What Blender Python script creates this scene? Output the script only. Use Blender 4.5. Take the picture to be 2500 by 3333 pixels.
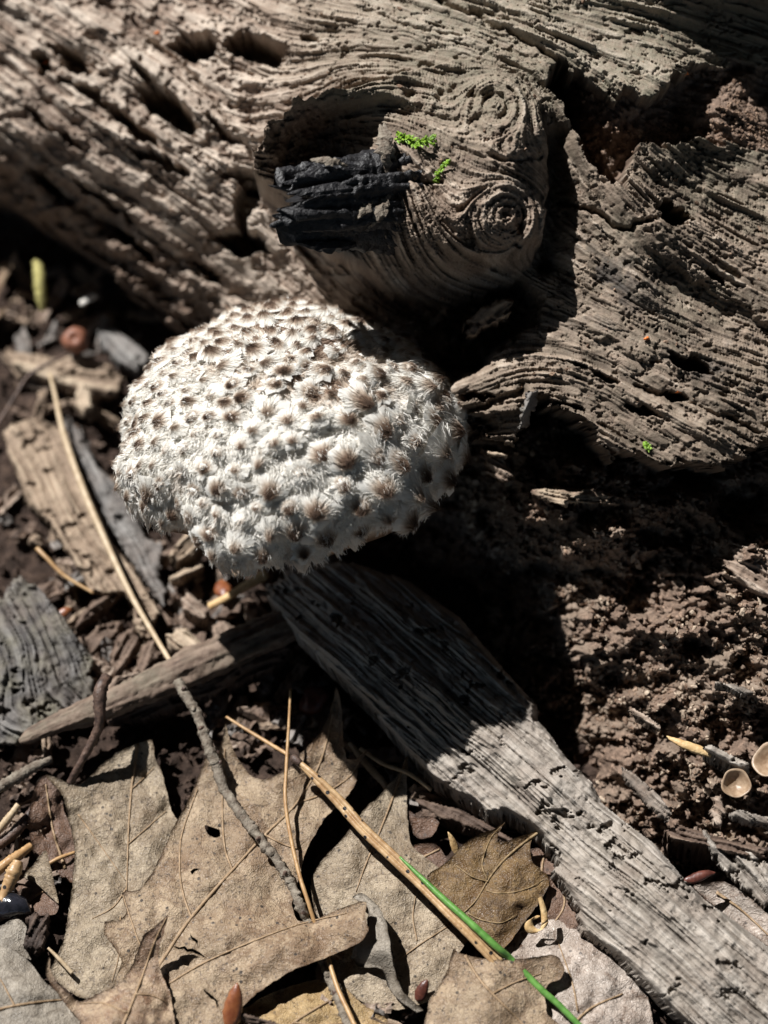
import bpy, math, random
import numpy as np
from mathutils import Vector, Matrix
from mathutils.geometry import delaunay_2d_cdt

for o in list(bpy.data.objects): bpy.data.objects.remove(o)
SC = bpy.context.scene
COL = SC.collection
CM = 0.01                                  # everything below is written in centimetres

# ------------------------------------------------------------------ camera
TH = math.radians(54.0); ST, CT = math.sin(TH), math.cos(TH)
D, W = 50.0, 18.0
K = W / 2500.0
OO = np.array([0.0, 0.0, 5.71]); AX = np.array([1.0, 0, 0])
AU = np.array([0, ST, CT]); AN = np.array([0, -CT, ST])
CAM = OO + AN * D
cd = bpy.data.cameras.new('camera'); cam = bpy.data.objects.new('camera', cd); COL.objects.link(cam)
cam.location = Vector(CAM * CM); cam.rotation_euler = (math.pi / 2 - TH, 0, 0)
cd.sensor_fit = 'HORIZONTAL'; cd.sensor_width = 36.0; cd.lens = 100.0
cd.clip_start = 0.01; cd.clip_end = 200.0
cd.dof.use_dof = True; cd.dof.focus_distance = (D - 0.35) * CM; cd.dof.aperture_fstop = 10.0
SC.camera = cam
SC.render.resolution_x = 768; SC.render.resolution_y = 1024

# ------------------------------------------------------------------ sky, sun, exposure
SUN = Vector((0.47, -0.37, -0.80)).normalized()
w = bpy.data.worlds.new('World'); SC.world = w; w.use_nodes = True
wn = w.node_tree.nodes; bg = wn['Background']
sky = wn.new('ShaderNodeTexSky'); sky.sky_type = 'NISHITA'; sky.sun_disc = False
sky.sun_elevation = math.asin(-SUN.z); sky.sun_rotation = math.atan2(-SUN.x, -SUN.y)
w.node_tree.links.new(sky.outputs[0], bg.inputs[0]); bg.inputs[1].default_value = 0.05
ld = bpy.data.lights.new('sun', 'SUN'); ld.energy = 5.0; ld.angle = math.radians(0.53); ld.color = (1.0, 0.985, 0.965)
sun = bpy.data.objects.new('sun', ld); COL.objects.link(sun)
sun.rotation_euler = SUN.to_track_quat('-Z', 'Y').to_euler(); sun.location = (-0.5, 0.4, 1.2)
SC.view_settings.view_transform = 'Standard'; SC.view_settings.look = 'None'
SC.view_settings.gamma = 1.0; SC.view_settings.use_curve_mapping = False
SC.view_settings.exposure = 0.75

# ------------------------------------------------------------------ numeric helpers
def P(px, py, h):
    px, py, h = np.broadcast_arrays(np.asarray(px, float), np.asarray(py, float), np.asarray(h, float))
    f = (D - h) / D
    x = (px - 1250) * K * f; y = (1666.5 - py) * K * f
    return OO + x[..., None] * AX + y[..., None] * AU + h[..., None] * AN
def PZ(px, py, z):
    px, py, z = np.broadcast_arrays(np.asarray(px, float), np.asarray(py, float), np.asarray(z, float))
    p0 = P(px, py, 0.0)
    t = (z - CAM[2]) / (p0[..., 2] - CAM[2])
    return CAM + t[..., None] * (p0 - CAM)
def tps(ctrl, x, y, lam=1e-4):
    c = np.array(ctrl, float); cx, cy, v = c[:, 0] / 1000, c[:, 1] / 1000, c[:, 2]; n = len(c)
    U = lambda r2: 0.5 * r2 * np.log(r2 + 1e-9)
    A = np.zeros((n + 3, n + 3)); A[:n, :n] = U((cx[:, None] - cx) ** 2 + (cy[:, None] - cy) ** 2) + lam * np.eye(n)
    A[:n, n] = 1; A[:n, n + 1] = cx; A[:n, n + 2] = cy; A[n:, :n] = A[:n, n:].T
    s = np.linalg.solve(A, np.concatenate([v, [0, 0, 0]]))
    x = np.asarray(x, float) / 1000; y = np.asarray(y, float) / 1000
    out = s[n] + s[n + 1] * x + s[n + 2] * y
    for i in range(n): out = out + s[i] * U((x - cx[i]) ** 2 + (y - cy[i]) ** 2)
    return out
_T = np.random.RandomState(7).rand(512, 512)
def vn(x, y, seed=0):
    x = np.asarray(x, float) + seed * 37.31; y = np.asarray(y, float) + seed * 91.73
    xi = np.floor(x).astype(np.int64); yi = np.floor(y).astype(np.int64)
    fx = x - xi; fy = y - yi; fx = fx * fx * fx * (fx * (fx * 6 - 15) + 10); fy = fy * fy * fy * (fy * (fy * 6 - 15) + 10)
    x0 = xi & 511; x1 = (xi + 1) & 511; y0 = yi & 511; y1 = (yi + 1) & 511
    return ((_T[y0, x0] * (1 - fx) + _T[y0, x1] * fx) * (1 - fy) + (_T[y1, x0] * (1 - fx) + _T[y1, x1] * fx) * fy) * 2 - 1
def fbm(x, y, seed=0, oc=4, g=0.5):
    a, s = 1.0, 0.0
    for i in range(oc):
        s = s + a * vn(x, y, seed + i * 3); x = x * 2.03 + 0.31; y = y * 2.03 + 0.17; a *= g
    return s
def worley(x, y, seed=0):
    r = np.random.RandomState(seed + 100); jx = r.rand(256, 256); jy = r.rand(256, 256); jv = r.rand(256, 256)
    xi = np.floor(x).astype(int); yi = np.floor(y).astype(int)
    d1 = np.full(np.shape(x), 9.0); val = np.zeros(np.shape(x))
    for a in (-1, 0, 1):
        for b in (-1, 0, 1):
            cx = (xi + a) & 255; cy = (yi + b) & 255
            d = (xi + a + jx[cy, cx] - x) ** 2 + (yi + b + jy[cy, cx] - y) ** 2
            m = d < d1; d1 = np.where(m, d, d1); val = np.where(m, jv[cy, cx], val)
    return np.sqrt(d1), val
def sstep(a, b, x):
    t = np.clip((x - a) / (b - a), 0, 1); return t * t * (3 - 2 * t)
def segdist(px, py, pts, closed=False):
    pts = list(pts); d = np.full(np.shape(px), 1e9)
    q = pts + [pts[0]] if closed else pts
    for (ax, ay), (bx, by) in zip(q[:-1], q[1:]):
        vx, vy = bx - ax, by - ay; L = vx * vx + vy * vy + 1e-9
        t = np.clip(((px - ax) * vx + (py - ay) * vy) / L, 0, 1)
        d = np.minimum(d, (px - ax - t * vx) ** 2 + (py - ay - t * vy) ** 2)
    return np.sqrt(d)
def inside(px, py, pts):
    ins = np.zeros(np.shape(px), bool); n = len(pts)
    for i in range(n):
        x1, y1 = pts[i]; x2, y2 = pts[(i + 1) % n]
        if y1 == y2: continue
        c = ((y1 > py) != (y2 > py)) & (px < (x2 - x1) * (py - y1) / (y2 - y1) + x1)
        ins ^= c
    return ins
def sdf(px, py, pts):                       # positive inside
    d = segdist(px, py, pts, True)
    return np.where(inside(px, py, pts), d, -d)

# ------------------------------------------------------------------ mesh / object helpers
def mesh_np(name, V, faces, smooth=True, attrs=None):
    """V (N,3) in cm, faces = list of int arrays (M,k)"""
    me = bpy.data.meshes.new(name); V = np.asarray(V, np.float32) * CM
    faces = [np.asarray(f, np.int32) for f in faces if len(f)]
    nl = sum(f.size for f in faces); nf = sum(len(f) for f in faces)
    me.vertices.add(len(V)); me.vertices.foreach_set('co', V.ravel())
    me.loops.add(nl); me.polygons.add(nf)
    me.loops.foreach_set('vertex_index', np.concatenate([f.ravel() for f in faces]))
    st = []; o = 0
    for f in faces: st.append(o + np.arange(len(f)) * f.shape[1]); o += f.size
    me.polygons.foreach_set('loop_start', np.concatenate(st).astype(np.int32))
    me.update(calc_edges=True); me.validate(verbose=False)
    me.polygons.foreach_set('use_smooth', np.full(len(me.polygons), smooth))
    for an, arr in (attrs or {}).items():
        a = me.attributes.new(an, 'FLOAT_COLOR', 'POINT'); arr = np.asarray(arr, np.float32)
        if arr.ndim == 1: arr = np.stack([arr] * 3 + [np.ones_like(arr)], 1)
        if arr.shape[1] == 3: arr = np.concatenate([arr, np.ones((len(arr), 1), np.float32)], 1)
        a.data.foreach_set('color', arr.ravel())
    me.update()
    return me
def tag(o, label, cat=None, group=None, kind=None):
    if label: o['label'] = label
    if cat: o['category'] = cat
    if group: o['group'] = group
    if kind: o['kind'] = kind
    return o
def thing(name, base, label, cat, group=None):
    o = bpy.data.objects.new(name, None); COL.objects.link(o); o.empty_display_size = 0.01
    o.location = Vector(np.asarray(base, float) * CM); return tag(o, label, cat, group)
def put(name, V, faces, mat, root=None, parent=None, smooth=True, attrs=None, base=None):
    """one mesh object; V in world cm. root = the thing (an Empty), parent = direct parent (default root)"""
    if root is not None: b = np.array(root.location) / CM
    elif base is not None: b = np.asarray(base, float)
    else: b = np.array([V[:, 0].mean(), V[:, 1].mean(), V[:, 2].min()])
    me = mesh_np(name, np.asarray(V) - b, faces, smooth, attrs); me.materials.append(mat)
    o = bpy.data.objects.new(name, me); COL.objects.link(o)
    if root is not None: o.parent = parent or root
    else: o.location = Vector(b * CM)
    return o
def grid_faces(ny, nx, mask=None, idx=None):
    i = np.arange(ny * nx).reshape(ny, nx) if idx is None else idx
    f = np.stack([i[:-1, :-1], i[1:, :-1], i[1:, 1:], i[:-1, 1:]], -1).reshape(-1, 4)
    if mask is not None:
        m = (mask[:-1, :-1] & mask[1:, :-1] & mask[1:, 1:] & mask[:-1, 1:]).ravel(); f = f[m]
    return f
def compact(V, faces, attrs=None):
    used = np.unique(np.concatenate([f.ravel() for f in faces])); m = np.full(len(V), -1); m[used] = np.arange(len(used))
    return V[used], [m[f] for f in faces], {k: a[used] for k, a in (attrs or {}).items()}
def tube(pts, rad, n=8, cap=True, rough=0.0, seed=0, flat=1.0):
    """tapered tube through pts (N,3) cm; returns V,F"""
    p = np.asarray(pts, float); N = len(p); rad = np.broadcast_to(np.asarray(rad, float), (N,))
    t = np.gradient(p, axis=0); t /= np.linalg.norm(t, axis=1)[:, None] + 1e-9
    up = np.array([0, -0.3, 1.0]); a = np.cross(t, up); a /= np.linalg.norm(a, axis=1)[:, None] + 1e-9
    b = np.cross(a, t)
    ang = np.linspace(0, 2 * np.pi, n, endpoint=False)
    R = np.random.RandomState(seed)
    rr = rad[:, None] * (1 + rough * R.randn(N, n))
    V = p[:, None, :] + (np.cos(ang)[None, :, None] * a[:, None, :] + flat * np.sin(ang)[None, :, None] * b[:, None, :]) * rr[..., None]
    V = V.reshape(-1, 3); i = np.arange(N * n).reshape(N, n); j = np.roll(i, -1, 1)
    F = np.stack([i[:-1], j[:-1], j[1:], i[1:]], -1).reshape(-1, 4)
    tr = []
    if cap:
        V = np.concatenate([V, p[:1], p[-1:]]); c0, c1 = N * n, N * n + 1
        tr = np.concatenate([np.stack([j[0], i[0], np.full(n, c0)], -1), np.stack([i[-1], j[-1], np.full(n, c1)], -1)])
        return V, [F, tr]
    return V, [F]
def spline(pts, n=40):
    p = np.asarray(pts, float); d = np.r_[0, np.cumsum(np.linalg.norm(np.diff(p, axis=0), axis=1))]
    if len(p) == 2: return p[0] + (p[1] - p[0]) * np.linspace(0, 1, n)[:, None]
    q = np.concatenate([[2 * p[0] - p[1]], p, [2 * p[-1] - p[-2]]]); out = []
    for s in np.linspace(0, d[-1], n):
        k = min(max(np.searchsorted(d, s, 'right') - 1, 0), len(p) - 2); u = (s - d[k]) / (d[k + 1] - d[k] + 1e-9)
        a, b, c, e = q[k:k + 4]
        out.append(0.5 * ((2 * b) + (c - a) * u + (2 * a - 5 * b + 4 * c - e) * u * u + (3 * b - a - 3 * c + e) * u ** 3))
    return np.array(out)

# ------------------------------------------------------------------ materials
class NT:
    def __init__(s, name, rough=0.8, spec=0.3):
        s.m = bpy.data.materials.new(name); s.m.use_nodes = True; s.t = s.m.node_tree; s.n = s.t.nodes
        s.b = s.n['Principled BSDF']; s.b.inputs['Roughness'].default_value = rough
        s.b.inputs['Specular IOR Level'].default_value = spec
        s.co = s.n.new('ShaderNodeTexCoord').outputs['Object']
    def l(s, a, b): s.t.links.new(a, b)
    def set(s, sock, v):
        if isinstance(v, bpy.types.NodeSocket): s.l(v, sock)
        elif isinstance(v, (tuple, list)) and len(v) == 3 and len(sock.default_value) == 4: sock.default_value = (*v, 1)
        else: sock.default_value = v
    def map(s, sc, rot=(0, 0, 0)):
        n = s.n.new('ShaderNodeMapping'); s.l(s.co, n.inputs[0]); n.inputs['Scale'].default_value = [100 * q for q in sc] if not np.isscalar(sc) else [100 * sc] * 3
        n.inputs['Rotation'].default_value = rot; return n.outputs[0]
    def noise(s, sc, det=4, rough=0.55, vec=None, dist=0):
        n = s.n.new('ShaderNodeTexNoise'); s.l(vec if vec is not None else s.map(1.0), n.inputs['Vector'])
        n.inputs['Scale'].default_value = sc; n.inputs['Detail'].default_value = det; n.inputs['Roughness'].default_value = rough
        n.inputs['Distortion'].default_value = dist; return n.outputs['Fac']
    def vor(s, sc, feat='F1', vec=None):
        n = s.n.new('ShaderNodeTexVoronoi'); s.l(vec if vec is not None else s.map(1.0), n.inputs['Vector'])
        n.feature = feat; n.inputs['Scale'].default_value = sc; return n.outputs['Distance']
    def ramp(s, f, stops):
        n = s.n.new('ShaderNodeValToRGB'); s.l(f, n.inputs[0]); e = n.color_ramp.elements
        while len(e) < len(stops): e.new(0.5)
        for k, (p, c) in enumerate(stops):
            e[k].position = p; e[k].color = (*c, 1) if not np.isscalar(c) else (c, c, c, 1)
        return n.outputs[0]
    def mix(s, f, a, b, mode='MIX'):
        n = s.n.new('ShaderNodeMix'); n.data_type = 'RGBA'; n.blend_type = mode
        s.set(n.inputs[0], f); s.set(n.inputs[6], a); s.set(n.inputs[7], b); return n.outputs[2]
    def math(s, op, a, b=0.0):
        n = s.n.new('ShaderNodeMath'); n.operation = op; s.set(n.inputs[0], a); s.set(n.inputs[1], b); return n.outputs[0]
    def attr(s, name):
        n = s.n.new('ShaderNodeAttribute'); n.attribute_name = name; return n
    def sep(s, c):
        n = s.n.new('ShaderNodeSeparateColor'); s.l(c, n.inputs[0]); return n.outputs
    def bump(s, f, dist=0.02, st=1.0, nrm=None):
        n = s.n.new('ShaderNodeBump'); n.inputs['Distance'].default_value = dist * CM; n.inputs['Strength'].default_value = st
        s.l(f, n.inputs['Height'])
        if nrm is not None: s.l(nrm, n.inputs['Normal'])
        s.l(n.outputs[0], s.b.inputs['Normal']); return n.outputs[0]
    def col(s, c): s.set(s.b.inputs['Base Color'], c); return s.m

def mat_wood(name, dark, mid, light, rot=(0.155, 0.105, 0.076), olive=(0.165, 0.150, 0.108), rough=0.72, bump=0.02, mott=0.35):
    """wood whose grain, rot, algae and char masks come from the mesh"""
    t = NT(name, rough, 0.32); a = t.attr('tone'); r, g, b = t.sep(a.outputs['Color'])[:3]
    n1 = t.noise(6, 5, 0.65); n2 = t.noise(38, 3, 0.6); n3 = t.noise(1.1, 3)
    f = t.math('ADD', r, t.math('MULTIPLY', t.math('SUBTRACT', n1, 0.5), mott))
    c = t.ramp(f, [(0.12, dark), (0.5, mid), (0.9, light)])
    c = t.mix(t.ramp(n3, [(0.42, 0.0), (0.66, 0.55)]), c, tuple(0.5 * (m + q) for m, q in zip(mid, rot)))
    c = t.mix(t.math('MULTIPLY', b, t.ramp(n1, [(0.3, 0.25), (0.6, 0.9)])), c, olive)
    rc = t.ramp(n1, [(0.3, tuple(0.45 * q for q in rot)), (0.55, rot), (0.75, tuple(min(1, 2.1 * q) for q in rot))])
    c = t.mix(g, c, rc)
    c = t.mix(t.ramp(n2, [(0.62, 0.0), (0.74, 0.65)]), c, (0.03, 0.022, 0.018))
    c = t.mix(a.outputs['Alpha'], (0.012, 0.012, 0.014), c)
    t.bump(t.math('ADD', n2, t.math('MULTIPLY', n1, 0.6)), bump, 0.8)
    rr = t.ramp(n2, [(0.3, 0.5), (0.55, rough + 0.1)]); t.l(rr, t.b.inputs['Roughness'])
    return t.col(c)
M_LOG = mat_wood('log_wood', (0.075, 0.05, 0.036), (0.255, 0.19, 0.145), (0.50, 0.42, 0.345))
M_SLAB = mat_wood('slab_wood', (0.065, 0.056, 0.048), (0.245, 0.214, 0.182), (0.45, 0.405, 0.355), mott=0.12)
M_GREY = mat_wood('grey_wood', (0.055, 0.05, 0.048), (0.17, 0.16, 0.15), (0.34, 0.33, 0.31))
M_TAN = mat_wood('tan_wood', (0.08, 0.055, 0.038), (0.27, 0.20, 0.14), (0.46, 0.37, 0.27))
M_DARKW = mat_wood('dark_wood', (0.03, 0.02, 0.016), (0.10, 0.066, 0.048), (0.22, 0.16, 0.12))

def mat_soil():
    t = NT('soil', 0.9, 0.2); n1 = t.noise(2.2, 6, 0.7); n2 = t.noise(16, 4, 0.7)
    c = t.ramp(n1, [(0.32, (0.014, 0.009, 0.007)), (0.55, (0.05, 0.032, 0.024)), (0.75, (0.12, 0.08, 0.058))])
    c = t.mix(t.ramp(n2, [(0.58, 0.0), (0.7, 0.6)]), c, (0.17, 0.12, 0.09))
    t.bump(n2, 0.08, 0.9); return t.col(c)
M_SOIL = mat_soil()
def mat_crumb():
    t = NT('crumb', 0.9, 0.2); oi = t.noise(5, 4, 0.7)
    c = t.ramp(oi, [(0.3, (0.05, 0.03, 0.022)), (0.5, (0.17, 0.11, 0.075)), (0.70, (0.40, 0.29, 0.21))])
    t.bump(t.noise(30, 3), 0.03, 0.8); return t.col(c)
M_CRUMB = mat_crumb()
def mat_leaf(name, base, light, brown, spots=0.5, gloss=0.45, stain=0.4, trans=0.12):
    t = NT(name, gloss, 0.35); n0 = t.noise(0.75, 4, 0.6); n1 = t.noise(3.0, 5, 0.6); n2 = t.noise(14, 3, 0.6)
    c = t.mix(t.ramp(n1, [(0.35, 0.0), (0.65, 1.0)]), base, light)
    c = t.mix(t.ramp(n0, [(0.43, 0.0), (0.64, stain)]), c, brown)
    c = t.mix(t.ramp(t.noise(1.6, 6, 0.7, dist=.6), [(0.5, 0.0), (0.6, .5)]), c, tuple(min(1, 1.35 * q) for q in light))
    c = t.mix(t.ramp(t.noise(2.3, 6, 0.7, dist=.8), [(0.54, 0.0), (0.66, .55)]), c, tuple(.75 * q for q in brown))
    net = t.vor(7.5, 'DISTANCE_TO_EDGE'); net2 = t.vor(17, 'DISTANCE_TO_EDGE')
    c = t.mix(t.ramp(net, [(0.0, 0.22), (0.05, 0.0)]), c, tuple(0.62 * q for q in base))
    sp = t.vor(4.2); sel = t.noise(1.7, 3)
    k = t.math('MULTIPLY', t.ramp(sp, [(0.13, 1.0), (0.20, 0.0)]), t.ramp(sel, [(0.42, 0.0), (0.56, 1.0)]))
    c = t.mix(t.math('MULTIPLY', k, spots), c, (0.02, 0.017, 0.016))
    sp2 = t.ramp(t.noise(13, 3, 0.6), [(0.56, 0.0), (0.66, 1.0)])
    c = t.mix(t.math('MULTIPLY', sp2, spots * 0.8), c, (0.06, 0.045, 0.036))
    a = t.attr('edge'); c = t.mix(t.math('MULTIPLY', a.outputs['Fac'], 0.75), c, tuple(0.5 * q for q in brown))
    hgt = t.math('ADD', t.math('MULTIPLY', t.ramp(net, [(0, 1.0), (0.12, 0.0)]), 0.28), t.math('ADD', t.math('MULTIPLY', t.ramp(net2, [(0, 1.0), (0.15, 0)]), 0.2), t.math('MULTIPLY', n2, 0.8)))
    t.bump(t.math('ADD', hgt, t.math('MULTIPLY', n1, 1.6)), 0.035, 0.8); t.col(c)
    rr = t.ramp(n1, [(0.3, gloss - 0.1), (0.7, gloss + 0.2)]); t.l(rr, t.b.inputs['Roughness'])
    if trans:
        tr = t.n.new('ShaderNodeBsdfTranslucent'); t.l(c, tr.inputs[0]); mx = t.n.new('ShaderNodeMixShader'); mx.inputs[0].default_value = trans
        out = t.n['Material Output']; t.l(t.b.outputs[0], mx.inputs[1]); t.l(tr.outputs[0], mx.inputs[2]); t.l(mx.outputs[0], out.inputs[0])
    return t.m
L_TAN = mat_leaf('leaf_tan', (0.209, 0.145, 0.091), (0.345, 0.265, 0.179), (0.139, 0.075, 0.037), 0.9, 0.45, .7)
L_PALE = mat_leaf('leaf_pale', (0.221, 0.172, 0.118), (0.359, 0.292, 0.209), (0.155, 0.102, 0.059), 0.85, 0.45, .6)
L_BROWN = mat_leaf('leaf_brown', (0.12, 0.068, 0.028), (0.188, 0.121, 0.053), (0.063, 0.034, 0.016), 0.6, 0.4, 0.7)
L_DARK = mat_leaf('leaf_dark', (0.112, 0.06, 0.036), (0.176, 0.112, 0.08), (0.064, 0.034, 0.022), 0.5, 0.4, 0.6)
L_GOLD = mat_leaf('leaf_gold', (0.277, 0.182, 0.082), (0.394, 0.28, 0.142), (0.181, 0.095, 0.03), 0.7)
L_GREY = mat_leaf('leaf_grey', (0.195, 0.169, 0.137), (0.307, 0.27, 0.221), (0.14, 0.107, 0.073), 0.4)
L_SHINY = mat_leaf('leaf_shiny', (0.271, 0.222, 0.185), (0.446, 0.387, 0.336), (0.165, 0.09, 0.051), 0.7, 0.3)
def mat_plain(name, c1, c2, sc=8.0, rough=0.6, bump=0.02, spec=0.35, stretch=None, spots=None):
    t = NT(name, rough, spec); n = t.noise(sc, 4, 0.6)
    c = t.ramp(n, [(0.35, c1), (0.65, c2)])
    if spots:
        sp = t.vor(spots[0]); c = t.mix(t.ramp(sp, [(spots[1], 1.0), (spots[1] + 0.05, 0.0)]), c, spots[2])
    t.bump(t.noise(sc * 3, 3), bump, 0.8); return t.col(c)
M_VEIN = mat_plain('leaf_vein', (0.20, 0.13, 0.07), (0.33, 0.23, 0.14))
M_VEIND = mat_plain('leaf_vein_dark', (0.13, 0.085, 0.04), (0.26, 0.18, 0.09))
M_CHAR = mat_plain('charred_wood', (0.008, 0.008, 0.010), (0.020, 0.019, 0.020), 5, 0.5, 0.06, 0.4)
M_BARK = mat_plain('collar_bark', (0.03, 0.024, 0.014), (0.14, 0.10, 0.06), 5, 0.75, 0.06)
M_TWIG = mat_plain('lichen_twig', (0.10, 0.075, 0.055), (0.22, 0.19, 0.15), 7, 0.8, 0.05)
M_TWIGD = mat_plain('dark_twig', (0.035, 0.022, 0.018), (0.12, 0.075, 0.055), 5, 0.5, 0.03)
M_NEEDLE = mat_plain('dry_needle', (0.30, 0.17, 0.075), (0.42, 0.27, 0.13), 4, 0.4, 0.01)
M_NEEDLES = mat_plain('spotted_needle', (0.27, 0.155, 0.07), (0.44, 0.30, 0.16), 4, 0.4, 0.01, 0.4, None, (4.5, 0.2, (0.015, 0.013, 0.013)))
M_NEEDLEP = mat_plain('pale_needle', (0.34, 0.25, 0.15), (0.46, 0.36, 0.24), 4, 0.5, 0.01)
M_GREEN = mat_plain('green_needle', (0.06, 0.16, 0.03), (0.12, 0.27, 0.06), 5, 0.35, 0.005)
M_MOSS = mat_plain('moss_green', (0.09, 0.19, 0.012), (0.22, 0.36, 0.03), 10, 0.5, 0.01)
M_AMBER = mat_plain('amber_scale', (0.13, 0.035, 0.012), (0.24, 0.085, 0.03), 4, 0.4, 0.01, 0.6)
M_RED = mat_plain('red_brown_seed', (0.055, 0.017, 0.012), (0.14, 0.045, 0.03), 5, 0.4, 0.01, 0.5)
M_YELL = mat_plain('yellow_splinter', (0.45, 0.28, 0.12), (0.62, 0.45, 0.24), 5, 0.5, 0.02)
M_CATK = mat_plain('catkin', (0.30, 0.26, 0.08), (0.44, 0.40, 0.16), 9, 0.7, 0.05)
M_CUP = mat_plain('cup_fungus', (0.20, 0.13, 0.08), (0.34, 0.25, 0.17), 4, 0.4, 0.01)
M_BLACK = mat_plain('black_gloss', (0.008, 0.009, 0.012), (0.02, 0.02, 0.026), 5, 0.12, 0.005, 0.6)
M_ORANGE = mat_plain('orange_bit', (0.55, 0.13, 0.02), (0.75, 0.22, 0.05), 9, 0.5, 0.02)
M_WHITE = mat_plain('white_bit', (0.55, 0.52, 0.47), (0.75, 0.72, 0.66), 9, 0.5, 0.02)

# ================================================================== LARGE STRUCTURE
# ------------------------------------------------------------------ ground
def axis(lo, hi, fine, outlo, outhi, g=1.25):
    a = list(np.arange(lo, hi, fine)); s = fine
    while a[-1] < outhi: s *= g; a.append(a[-1] + s)
    s = fine
    while a[0] > outlo: s *= g; a.insert(0, a[0] - s)
    return np.array(a)
gx = axis(-12, 11, 0.07, -400, 400); gy = axis(-11, 19, 0.08, -400, 400)
GX, GY = np.meshgrid(gx, gy)
wl, wv = worley(GX * 1.6, GY * 1.6, 3); wl2, wv2 = worley(GX * 4.1, GY * 4.1, 4)
GZ = 0.16 * fbm(GX * 0.55, GY * 0.55, 1, 4) + 0.22 * (0.5 - wl) * wv + 0.10 * (0.5 - wl2) * wv2 + 0.04 * fbm(GX * 6, GY * 6, 9, 3) - 0.05
far = sstep(15, 60, np.hypot(GX, GY)); GZ = GZ * (1 - far) + far * 1.2 * fbm(GX * 0.05, GY * 0.05, 5, 3)
V = np.stack([GX, GY, GZ], -1).reshape(-1, 3)
g = put('ground', V, [grid_faces(len(gy), len(gx))], M_SOIL, base=(0, 0, 0)); tag(g, 'dark crumbly forest soil under the leaves and the log', None, None, 'structure')

# ------------------------------------------------------------------ trees out of view, added to block sky light; gap kept for the sun
M_TRUNK = mat_plain('tree_bark', (0.06, 0.045, 0.035), (0.16, 0.13, 0.10), 0.12, 0.9, 0.5)
M_CROWN = mat_plain('tree_foliage', (0.035, 0.06, 0.018), (0.07, 0.11, 0.035), 0.02, 0.6, 0.05)
TS = np.array([-SUN.x, -SUN.y, -SUN.z])
def sky_block_tree(k, az, dist, ht):
    r = np.random.RandomState(900 + k); base = np.array([math.cos(az) * dist, math.sin(az) * dist, -2.0])
    o = thing('sky_block_tree', base, 'tall broadleaf tree added out of view to block sky light, with a dense leafy crown', 'tree', 'unseen trees added to block sky light')
    p = spline([base, base + [r.randn() * 8, r.randn() * 8, ht * .3], base + [r.randn() * 15, r.randn() * 15, ht * .65], base + [r.randn() * 20, r.randn() * 20, ht * .95]], 30)
    Vt, Ft = tube(p, np.linspace(14, 3, 30) * (1 + .15 * (np.linspace(1, 0, 30) > .93)), 14, True, .05, k); put('trunk', Vt, Ft, M_TRUNK, o)
    for q in range(9):
        s = r.randint(9, 27); a = r.rand() * 6.28; L = r.uniform(90, 190); d = np.array([math.cos(a), math.sin(a), r.uniform(.2, .7)])
        Vt, Ft = tube(spline([p[s], p[s] + d * L * .5 + [0, 0, 8], p[s] + d * L], 10), np.linspace(5, .8, 10), 7); put('limb', Vt, Ft, M_TRUNK, o)
    n = 1500; u = r.randn(n, 3); u /= np.linalg.norm(u, axis=1)[:, None]; c = base + [0, 0, ht * .62] + u * (r.rand(n, 1) ** .4) * [230, 230, ht * .46]
    c = c[c[:, 2] > 70]; t = c @ TS; off = np.linalg.norm(c - t[:, None] * TS, axis=1); c = c[~((off < 75) & (t > 0))]; n = len(c)
    n1 = r.randn(n, 3); n1[:, 2] += 1.2; n1 /= np.linalg.norm(n1, axis=1)[:, None]; a = np.cross(n1, r.randn(n, 3)); a /= np.linalg.norm(a, axis=1)[:, None]; e = np.cross(n1, a); s = r.uniform(16, 30, (n, 1))
    V = np.stack([c - a * s, c - e * s * .55 + n1 * 2, c + a * s, c + e * s * .55 + n1 * 2], 1).reshape(-1, 3); f = np.arange(4 * n).reshape(-1, 4)
    cr = put('crown', V, [f], M_CROWN, o, smooth=False); cr['kind'] = 'stuff'
for k in range(11): sky_block_tree(k, 0.35 + k * 2 * math.pi / 11 + .12 * math.sin(k * 3.1), [230, 340, 270, 400, 250, 360, 300, 240, 380, 280, 330][k], [520, 640, 700, 560, 660, 600, 720, 580, 640, 690, 540][k])

# ------------------------------------------------------------------ grain flow (line integral convolution) for the log
RX0, RY0, RS = -700.0, -700.0, 3.0
rw, rh = 1300, 1240
rpx, rpy = np.meshgrid(RX0 + RS * np.arange(rw), RY0 + RS * np.arange(rh))
ANG = [(0, 0, 36), (0, 500, 37), (300, 200, 37), (400, 600, 37), (700, 800, 36), (600, 400, 36), (500, 50, 34), (800, 150, 28), (900, 40, 20),
       (1200, 110, 10), (1500, 130, 14), (1720, 190, 30), (2000, 190, 24), (2200, 60, 18), (2450, 60, 15), (1820, 360, 66), (1890, 500, 58), (1990, 640, 46), (2130, 740, 37),
       (2300, 600, 28), (2400, 850, 31), (1900, 800, 36), (1800, 950, 30), (2000, 1050, 26), (2300, 1200, 22), (1850, 1150, 14), (1700, 1170, -10), (1560, 1210, -24), (1430, 1260, -12),
       (2400, 1400, 26), (1950, 1300, 24), (1300, 850, 62), (1400, 450, 28), (1330, 620, 76), (1480, 480, 24), (1480, 880, 28), (1050, 850, 55), (1000, 400, -30), (1200, 330, -8), (900, 700, 50),
       (2000, 2000, 30), (2400, 2400, 28), (1700, 1700, 30), (2450, 1850, 25), (3000, 800, 28), (-500, 0, 36), (1500, -400, 16), (3000, 2000, 28), (-400, 900, 36), (2800, -300, 16)]
an = np.zeros(rpx.shape); sub = 6
sx, sy = rpx[::sub, ::sub], rpy[::sub, ::sub]
angs = tps([(a, b, math.radians(c)) for a, b, c in ANG], sx, sy, 1e-3)
angs = angs + 0.10 * fbm(sx / 260, sy / 260, 31, 3)
vx, vy = np.cos(angs), np.sin(angs)
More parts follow.
